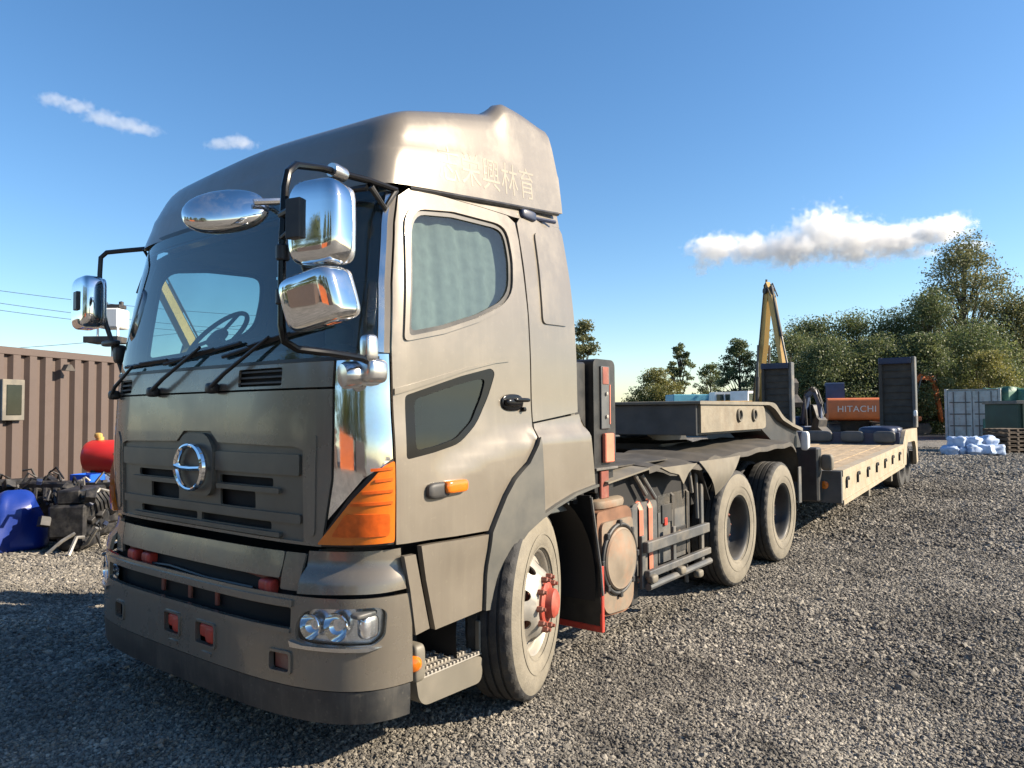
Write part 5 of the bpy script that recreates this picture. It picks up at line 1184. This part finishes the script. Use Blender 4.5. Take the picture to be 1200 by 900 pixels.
# ------------------------------------------------------------------ right-hand yard
pa = gp(1107, 37.5); sight = gp(1130, 38)-V((CAM.x, CAM.y, 0)); sight = (sight.normalized()+rt0*.10).normalized(); dd = V((sight.y, -sight.x, 0))
ang2 = math.atan2(dd.y, dd.x)
container('shipping_container', 'white container with worn doors partly under a green tarpaulin', pa, ang2+pi/2, 6.06, 2.6, 2.44, 'container_white', doors='container_white')
t = tag(MB().add(*(lambda n=14, m=8: ([tuple(at(1152+70*i/n, 454+54*j/m+(5*sin(i*1.1) if j == m else 0)+(1.2*sin(i*.8) if j == 0 else 0), 36.9+.22*sin(i*1.7+j*.6)-.5*(j/m)-.5*(i/n))) for j in range(m+1) for i in range(n+1)], [(j*(n+1)+i, j*(n+1)+i+1, (j+1)*(n+1)+i+1, (j+1)*(n+1)+i) for j in range(m) for i in range(n)]))()).build('green_tarpaulin', 'green_tarp', None, 60), 'green tarpaulin draped over the side of the white container', 'tarpaulin')
sd = t.modifiers.new('thickness', 'SOLIDIFY'); sd.thickness = .03
t = thing('skip_bin', 'dark green steel skip bin at the right edge of the yard', 'bin', gp(1196, 27), YAW, local=True)
MB().prism(rpoly([(-.75, .15), (.9, .15), (1.1, 1.75), (-.75, 1.75)], .04, 2), 1, -.9, .9).build('bin_body', 'green_dark', t)
MB().box(-.82, 1.18, -.96, .96, 1.74, 1.86).build('bin_rim', 'frame_grey', t)
for x in (-.6, -.1, .4): MB().box(x, x+.08, -.96, -.9, .2, 1.74).build('bin_rib', 'green_dark', t)
labs = ['leftmost blue-white sack in the sack pile before the container', 'blue-white sack second from the left in the sack pile', 'middle blue-white sack at the foot of the pile', 'blue-white sack second from the right in the pile', 'rightmost blue-white sack, nearest the dark green bin', 'upper blue-white sack on the left of the pile', 'upper blue-white sack in the middle of the pile', 'upper blue-white sack on the right of the pile']
for k in range(8):
    up = k >= 5; u = 1113+12.5*k if not up else 1119+19*(k-5); p = gp(u, 24.2+(.25 if up else 0)+.1*sin(k*2)); p.z = .17 if not up else .46
    c = MB(); c.sell((0, 0, 0), (.27, .24, .19), Euler((.1*sin(k), .12*cos(k*2), k)).to_matrix(), .62, 22, 12)
    for i, v in enumerate(c.v):
        q = V(v); c.v[i] = tuple(q*(1+.12*sin(q.x*17+k)+.10*sin(q.y*19+2*k)+.10*sin(q.z*29+k)+.07*sin(q.x*41+q.y*37)))
    o = c.build('sack', 'bag_blue', None, 60); o.location = p; tag(o, labs[k], 'sack', 'sacks in the yard')
t = thing('pallet_stack', 'dark weathered pallet stack beside the dark green bin', 'pallets', gp(1177, 25.5), YAW+.3, local=True)
for k in range(6):
    for y in (-.4, 0, .4): MB().box(-.5, .5, y-.06, y+.06, k*.15, k*.15+.02).build('pallet_board', 'plank_brown', t)
    for x in (-.42, 0, .42): MB().box(x-.05, x+.05, -.48, .48, k*.15+.021, k*.15+.10).build('pallet_bearer', 'plank_brown', t)
    for y in (-.42, -.2, 0, .2, .42): MB().box(-.5, .5, y-.05, y+.05, k*.15+.101, k*.15+.122).build('pallet_board', 'plank_brown', t)
t = thing('box_van', 'teal box van far beyond the trailer gooseneck', 'van', gp(806, 50), YAW+.1, local=True)
MB().box(-1.3, 1.6, -.9, .9, .6, 2.7, .05).build('van_box', 'teal', t); MB().prism(rpoly([(-2.6, .5), (-1.35, .5), (-1.35, 2.2), (-2.1, 2.2), (-2.6, 1.4)], .1, 3), 1, -.85, .85).build('van_cab', 'teal', t)
MB().prism([(-2.5, 1.4), (-1.6, 1.4), (-1.6, 2.1), (-2.1, 2.1)], 1, -.87, .87).build('van_window', 'glass_dark', t)
for x in (-1.9, 1.0):
    for y in (-.85, .65): MB().lathe([(0, 0), (.36, 0), (.36, .2), (0, .2)], (x, y, .36), (0, 1, 0), 20).build('wheel', 'rubber', t)
def wheel_loader(label, loc, rz, col):
    t = thing('wheel_loader', label, 'loader', loc, rz, local=True)
    MB().box(-1.6, .6, -.6, .6, .8, 1.7, .08).build('loader_body', col, t)
    cb = MB().prism(rpoly([(-.5, 1.7), (-.45, 2.75), (.75, 2.75), (.85, 1.7)], .06, 3), 1, -.65, .65).build('cab', 'white_paint', t, 30)
    for (x0, x1) in ((-.35, .1), (.2, .65)): MB().box(x0, x1, -.67, .67, 1.85, 2.6).build('cab_window', 'glass_dark', cb)
    for x in (-1.1, 1.1):
        for y in (-.95, .55): MB().lathe([(0, 0), (.3, 0), (.62, .02), (.62, .38), (.3, .4), (0, .4)], (x, y, .62), (0, 1, 0), 24).build('wheel', 'rubber', t)
    MB().tube([(.4, 0, 1.5), (1.6, 0, 1.3), (2.4, 0, .6)], .12, 6).build('lift_arm', col, t)
    MB().prism([(2.2, .2), (3.0, .1), (3.0, .3), (2.5, .5), (2.5, 1.1), (2.2, 1.1)], 1, -1.1, 1.1).build('bucket', 'exc_dark', t)
wheel_loader('white cabbed wheel loader far behind the trailer gooseneck', gp(843, 46), YAW, 'exc_yellow')
wheel_loader('pale wheel loader beside the far loading ramp', gp(872, 44), YAW+.6, 'white_paint')
t = thing('aerial_lift', 'white aerial work platform rising behind the brown container', 'lift', gp(131, 16), YAW, local=True)
zt = zat(372, 131, 16); MB().tube([(.0, .2, .3), (.0, .1, zt-.4)], .09, 8).build('mast', 'white_paint', t)
MB().box(-.24, .24, -.25, .25, zat(385, 131, 16), zat(362, 131, 16), .03).build('work_bucket', 'white_paint', t); MB().box(-.5, .26, -.28, .28, zat(402, 131, 16), zat(395, 131, 16)).build('platform', 'exc_dark', t)
MB().box(-.22, .22, -.15, .15, zat(360, 131, 16)-.02, zat(357, 131, 16)).build('beacon_bar', 'exc_dark', t)
for x in (-.18, .18): MB().lathe([(.05, 0), (.05, .09), (0, .11)], (x, 0, zat(358, 131, 16)), (0, 0, 1), 10).build('beacon', 'exc_dark', t)
MB().tube([(-.22, -.2, zat(395, 131, 16)), (-.22, -.2, zat(372, 131, 16)), (.22, -.2, zat(372, 131, 16)), (.22, -.2, zat(395, 131, 16))], .025, 6).build('guard_rail', 'white_paint', t)
MB().box(-1.2, 1.2, -.8, .8, .25, .8, .05).build('lift_base', 'exc_dark', t)
for x in (-.9, .9):
    for y in (-.8, .6): MB().lathe([(0, 0), (.3, 0), (.3, .2), (0, .2)], (x, y, .3), (0, 1, 0), 18).build('wheel', 'rubber', t)
# power lines with their poles
PL = gp(-260, 52); PR = gp(345, 75)
for (p, lab) in ((PL, 'utility pole beyond the left of the yard'), (PR, 'utility pole standing behind the truck cab')):
    t = thing('utility_pole', lab, 'pole', p, YAW, local=True)
    MB().tube([(0, 0, 0), (0, 0, 12.8)], [.16, .10], 10).build('pole_shaft', 'fender_grey', t)
    for z in (12.4, 11.4): MB().box(-.9, .9, -.06, .06, z, z+.1).build('cross_arm', 'fender_grey', t)
for k, (vL, vR) in enumerate(((300, 372), (312, 390), (322, 396), (420, 372))):
    a = at(-260, vL, 52); b = at(345, vR, 75); n = 24
    pts = [a.lerp(b, i/n)-V((0, 0, 2.2*4*(i/n)*(1-i/n)*.35)) for i in range(n+1)]
    tag(MB().tube(pts, .022, 5).build('power_line', 'wire'), ['topmost thin power line crossing the sky at the left', 'second power line from the top at the left', 'third power line from the top at the left', 'lowest power line, sloping up above the brown container'][k], 'cable', 'power lines')

# ------------------------------------------------------------------ what stands behind the photographer (seen in the chrome)
for k, (x, y, rz, m_, lab) in enumerate(((-9.5, -17.0, .06, 'container_brown', 'brown container behind the photographer, mirrored in the chrome trim'), (-2.2, -18.0, -.05, 'exc_orange', 'orange container behind the photographer, mirrored in the chrome trim'), (5.2, -17.6, .03, 'container_brown', 'brown container at the right behind the photographer'))):
    container('shipping_container', lab, (x, y, 0), rz, 6.06, 2.6, 2.44, m_)

# ================================================================== TREES
def leaf_mat(name, c0, c1):
    m = bpy.data.materials.new(name); m.use_nodes = True; n = m.node_tree; b = n.nodes['Principled BSDF']
    a = n.nodes.new('ShaderNodeAttribute'); a.attribute_name = 'tint'
    mx = n.nodes.new('ShaderNodeMix'); mx.data_type = 'RGBA'; mx.inputs[6].default_value = (*c0, 1); mx.inputs[7].default_value = (*c1, 1)
    n.links.new(a.outputs['Fac'], mx.inputs[0]); n.links.new(mx.outputs[2], b.inputs['Base Color']); b.inputs['Roughness'].default_value = .6
    tr = n.nodes.new('ShaderNodeBsdfTranslucent'); n.links.new(mx.outputs[2], tr.inputs[0]); ms = n.nodes.new('ShaderNodeMixShader'); ms.inputs[0].default_value = .38
    n.links.new(b.outputs[0], ms.inputs[1]); n.links.new(tr.outputs[0], ms.inputs[2]); n.links.new(ms.outputs[0], n.nodes['Material Output'].inputs[0]); MATS[name] = m
leaf_mat('leaf_mid', (.08, .112, .04), (.22, .235, .085)); leaf_mat('leaf_dark', (.062, .09, .036), (.175, .195, .072)); leaf_mat('leaf_yellow', (.09, .105, .03), (.24, .22, .06))
leaf_mat('leaf_olive', (.085, .10, .04), (.23, .22, .09))
def tree(label, loc, H, rad, m, seed, dens=1.0, trunk_h=.3, leaf=.16, spread=1.0, clumps=70, name='tree', fine=False):
    r = np.random.default_rng(seed); t = thing(name, label, 'tree', loc, float(r.uniform(0, 6.28)), 'trees at the yard edge', local=True)
    tk = MB(); nb = 6; lean = r.uniform(-.03, .03, 2)*H
    spine = [V((lean[0]*(i/nb)**1.5, lean[1]*(i/nb)**1.5, H*.92*i/nb)) for i in range(nb+1)]
    tk.tube(spine, [max(.02, H*.017*(1-.85*i/nb)) for i in range(nb+1)], 7)
    cents = []
    clumps = int(clumps*(1.7 if fine else 1))
    for k in range(clumps):
        f = r.uniform(trunk_h, 1.0); prof = (sin(pi*min(1, max(0, ((f-trunk_h)/(1-trunk_h))))**.72))**.7*(1-.25*f) + .10
        az = r.uniform(0, 2*pi); rr = rad*prof*sqrt(r.uniform(.08, 1))*spread
        base = spine[min(nb, int(f*nb*.92))]
        c = V((base.x+rr*cos(az), base.y+rr*sin(az), H*f+r.uniform(-.03, .03)*H)); cents.append((c, r.uniform(.40, 1.30)))
        if k % 2 == 0:
            st = spine[max(1, min(nb-1, int((f-.18)*nb)))]; mid = st.lerp(c, .5)+V((0, 0, -.03*H*r.random())); tk.tube([st, mid, c], [H*.006, H*.004, .012], 4, caps=False)
    to = tk.build('trunk', 'bark', t, 60)
    V_ = []; T_ = []
    for c, sc in cents:
        n = int((150 if fine else 250)*dens*sc*sc); cr = rad*.30*sc*(.55 if fine else 1)
        d = r.normal(0, 1, (n, 3)); d /= np.linalg.norm(d, axis=1)[:, None]; q = np.clip(r.normal(0, .60, (n, 3)), -1.05, 1.05)*cr*np.array([1.15, 1.15, .66])
        tint0 = r.uniform(.05, .75)
        ctr = np.array(c)+q; ln = leaf*.70*r.uniform(.6, 1.5, n)
        ax = r.normal(0, 1, (n, 3)); ax[:, 2] -= .25; ax /= np.linalg.norm(ax, axis=1)[:, None]; b2 = np.cross(ax, r.normal(0, 1, (n, 3))); b2 /= np.linalg.norm(b2, axis=1)[:, None]
        w = ln*.30
        V_.append(np.stack([ctr-ax*ln[:, None]*.5, ctr+b2*w[:, None], ctr+ax*ln[:, None]*.5, ctr-b2*w[:, None]], 1).reshape(-1, 3)); T_.append(np.clip(tint0+r.normal(0, .22, n), 0, 1))
    vv = np.concatenate(V_); tt = np.repeat(np.concatenate(T_), 4); n = len(vv)//4
    me = bpy.data.meshes.new('crown'); me.vertices.add(len(vv)); me.vertices.foreach_set('co', vv.astype(np.float32).ravel())
    me.loops.add(len(vv)); me.loops.foreach_set('vertex_index', np.arange(len(vv), dtype=np.int32)); me.polygons.add(n); me.polygons.foreach_set('loop_start', np.arange(0, len(vv), 4, dtype=np.int32)); me.polygons.foreach_set('loop_total', np.full(n, 4, np.int32))
    me.update(calc_edges=True); at_ = me.attributes.new('tint', 'FLOAT', 'POINT'); at_.data.foreach_set('value', tt.astype(np.float32))
    link('crown', me, m, t)
    return t
def tp(u, D, vtop): return gp(u, D), zat(vtop, u, D)
def T(label, u, D, vtop, hw, m, seed, **k):
    p, H = tp(u, D, vtop); return tree(label, p, H, hw*D/F, m, seed, **k)
T('tall airy olive tree topping the wood at the right', 1135, 56, 286, 72, 'leaf_olive', 11, dens=.75, clumps=170, trunk_h=.22, leaf=.24, fine=True)
T('olive tree half cut off by the right picture edge', 1196, 52, 352, 50, 'leaf_olive', 12, dens=1.5, clumps=90, trunk_h=.05, leaf=.22)
T('dark dense tree left of the tallest one', 1090, 52, 345, 46, 'leaf_dark', 13, dens=1.6, clumps=80, trunk_h=.05, leaf=.2)
T('green tree directly behind the near loading ramp', 1052, 54, 370, 52, 'leaf_dark', 14, dens=1.6, clumps=90, trunk_h=.05, leaf=.2)
T('bushy green tree between the two ramps', 1005, 54, 376, 52, 'leaf_mid', 15, dens=1.6, clumps=90, trunk_h=.05, leaf=.2)
T('bushy dark tree right of the yellow excavator arm', 958, 54, 378, 50, 'leaf_dark', 16, dens=1.6, clumps=90, trunk_h=.05, leaf=.2)
T('broad low tree behind the white container', 1150, 48, 388, 68, 'leaf_mid', 17, dens=1.6, clumps=90, trunk_h=.03, leaf=.2)
T('yellowish shrub above the white container roof', 1160, 44, 418, 34, 'leaf_yellow', 18, dens=1.4, clumps=60, trunk_h=.03, leaf=.17)
T('sparse dark tree left of the yellow excavator arm', 868, 56, 398, 28, 'leaf_dark', 19, dens=1.0, clumps=70, trunk_h=.1, leaf=.2, fine=True)
T('thin grey-green tree above the white wheel loader', 832, 62, 426, 22, 'leaf_mid', 20, dens=.5, clumps=60, trunk_h=.1, leaf=.2, fine=True)
T('slender small tree with a round airy crown on the skyline', 797, 66, 404, 17, 'leaf_dark', 21, dens=.45, clumps=50, trunk_h=.5, leaf=.24, fine=True)
T('yellow-green round bush on the skyline over the gooseneck', 768, 60, 436, 30, 'leaf_yellow', 22, dens=1.5, clumps=70, trunk_h=.03, leaf=.2)
T('tree top peeping out behind the cab rear edge', 686, 40, 383, 20, 'leaf_olive', 23, dens=1.1, clumps=60, trunk_h=.3, leaf=.17)
T('dark tree behind the orange excavators', 1030, 47, 398, 48, 'leaf_dark', 24, dens=1.5, clumps=80, trunk_h=.02, leaf=.19)
T('dark low tree behind the blue mini excavator', 975, 47, 402, 48, 'leaf_dark', 25, dens=1.5, clumps=80, trunk_h=.02, leaf=.19)
T('low dark tree behind the far loading ramp', 925, 50, 396, 44, 'leaf_dark', 26, dens=1.5, clumps=80, trunk_h=.02, leaf=.19)
T('dark green tree behind the orange reaching arm', 1085, 46, 396, 34, 'leaf_dark', 27, dens=1.5, clumps=80, trunk_h=.02, leaf=.19)

src = T('unseen dark tree added behind the camera, left of the brown container', 600, -24, 300, 60, 'leaf_dark', 31, dens=.7, clumps=90, trunk_h=.1, leaf=.3) if False else tree('unseen dark tree added behind the camera to dim the truck front', (-14, -23, 0), 8.5, 3.4, 'leaf_dark', 31, dens=.8, clumps=90, trunk_h=.1, leaf=.3)  # unseen tree row, added to hold skylight off the truck front
for k, (x, y) in enumerate(((-7, -24), (0, -25), (6, -24), (12, -22), (-20, -20))):
    dup(src, (x, y, 0), k*1.3, ['second', 'third', 'fourth', 'fifth', 'outermost'][k]+' dark tree of the unseen row added to dim the truck front')
# ================================================================== CLOUDS
def cloud(name, label, blobs, D, dens, seed, wisp=1.0, kind=None):
    """closed soft volume high above the land"""
    c0 = at(sum(b[0] for b in blobs)/len(blobs), sum(b[1] for b in blobs)/len(blobs), D)
    mb = MB(); us = [b[0] for b in blobs]; 
    m = bpy.data.materials.new(name); m.use_nodes = True; n = m.node_tree; n.nodes.clear(); L = n.links.new
    o = n.nodes.new('ShaderNodeOutputMaterial'); pv = n.nodes.new('ShaderNodeVolumePrincipled'); L(pv.outputs[0], o.inputs['Volume'])
    pv.inputs['Color'].default_value = (.97, .97, .97, 1); pv.inputs['Anisotropy'].default_value = .1
    geo = n.nodes.new('ShaderNodeNewGeometry'); acc = None
    sc = D/F
    for (u, v, ru, rv) in blobs:
        c = at(u, v, D); R = (ru*sc, ru*sc*.8, rv*sc)
        sb = n.nodes.new('ShaderNodeVectorMath'); sb.operation = 'SUBTRACT'; sb.inputs[1].default_value = tuple(c); L(geo.outputs['Position'], sb.inputs[0])
        dv = n.nodes.new('ShaderNodeVectorRotate'); dv.rotation_type = 'Z_AXIS'; dv.inputs['Angle'].default_value = -YAW; L(sb.outputs[0], dv.inputs[0])
        ds = n.nodes.new('ShaderNodeVectorMath'); ds.operation = 'DIVIDE'; ds.inputs[1].default_value = R; L(dv.outputs[0], ds.inputs[0])
        ln = n.nodes.new('ShaderNodeVectorMath'); ln.operation = 'LENGTH'; L(ds.outputs[0], ln.inputs[0])
        iv = n.nodes.new('ShaderNodeMath'); iv.operation = 'SUBTRACT'; iv.inputs[0].default_value = 1; L(ln.outputs['Value'], iv.inputs[1])
        if acc is None: acc = iv.outputs[0]
        else:
            mx = n.nodes.new('ShaderNodeMath'); mx.operation = 'MAXIMUM'; L(acc, mx.inputs[0]); L(iv.outputs[0], mx.inputs[1]); acc = mx.outputs[0]
    no = n.nodes.new('ShaderNodeTexNoise'); no.inputs['Scale'].default_value = .055*1500/D; no.inputs['Detail'].default_value = 6; no.inputs['Roughness'].default_value = .62; L(geo.outputs['Position'], no.inputs['Vector'])
    ad = n.nodes.new('ShaderNodeMath'); ad.operation = 'MULTIPLY_ADD'; ad.inputs[1].default_value = 2.4*wisp; ad.inputs[2].default_value = -1.35*wisp; L(no.outputs['Fac'], ad.inputs[0])
    sm = n.nodes.new('ShaderNodeMath'); sm.operation = 'ADD'; L(acc, sm.inputs[0]); L(ad.outputs[0], sm.inputs[1])
    mr = n.nodes.new('ShaderNodeMapRange'); mr.inputs[1].default_value = 0; mr.inputs[2].default_value = .5; mr.inputs[3].default_value = 0; mr.inputs[4].default_value = dens; L(sm.outputs[0], mr.inputs[0]); L(mr.outputs[0], pv.inputs['Density'])
    u0 = min(b[0]-b[2]*1.35 for b in blobs); u1 = max(b[0]+b[2]*1.35 for b in blobs); v0 = min(b[1]-b[3]*1.35 for b in blobs); v1 = max(b[1]+b[3]*1.35 for b in blobs)
    cc = at((u0+u1)/2, (v0+v1)/2, D); dep = max(b[2] for b in blobs)*sc*1.1
    mb.sell((0, 0, 0), ((u1-u0)/2*sc, dep, (v1-v0)/2*sc), Matrix.Rotation(YAW, 3, 'Z'), .35, 24, 14)
    ob = mb.build(name, m); ob.location = cc
    m.cycles.volume_step_rate = 1.0 if hasattr(m, 'cycles') and hasattr(m.cycles, 'volume_step_rate') else 1.0
    tag(ob, label, 'cloud'); return ob
cloud('cloud', 'long white cumulus cloud over the trees at the right', [(838, 292, 36, 21), (822, 310, 14, 16), (880, 292, 36, 20), (925, 292, 46, 25), (966, 275, 42, 37), (1005, 284, 46, 31), (1045, 283, 42, 24), (1085, 273, 38, 18), (1112, 266, 32, 18)], 1500, .06, 1)
cloud('cloud', 'thin diagonal cloud streak high at the upper left', [(62, 117, 22, 7), (88, 124, 24, 8), (120, 138, 26, 9), (150, 147, 26, 9), (172, 152, 22, 6)], 1500, .014, 2, .9)
cloud('cloud', 'small wispy cloud just above the truck roof', [(258, 169, 20, 7), (280, 167, 24, 9)], 1500, .016, 3, .9)
cloud('cloud', 'faint cloud wisp behind the tallest tree', [(1080, 297, 24, 7), (1140, 288, 26, 8)], 1500, .02, 4, .9)
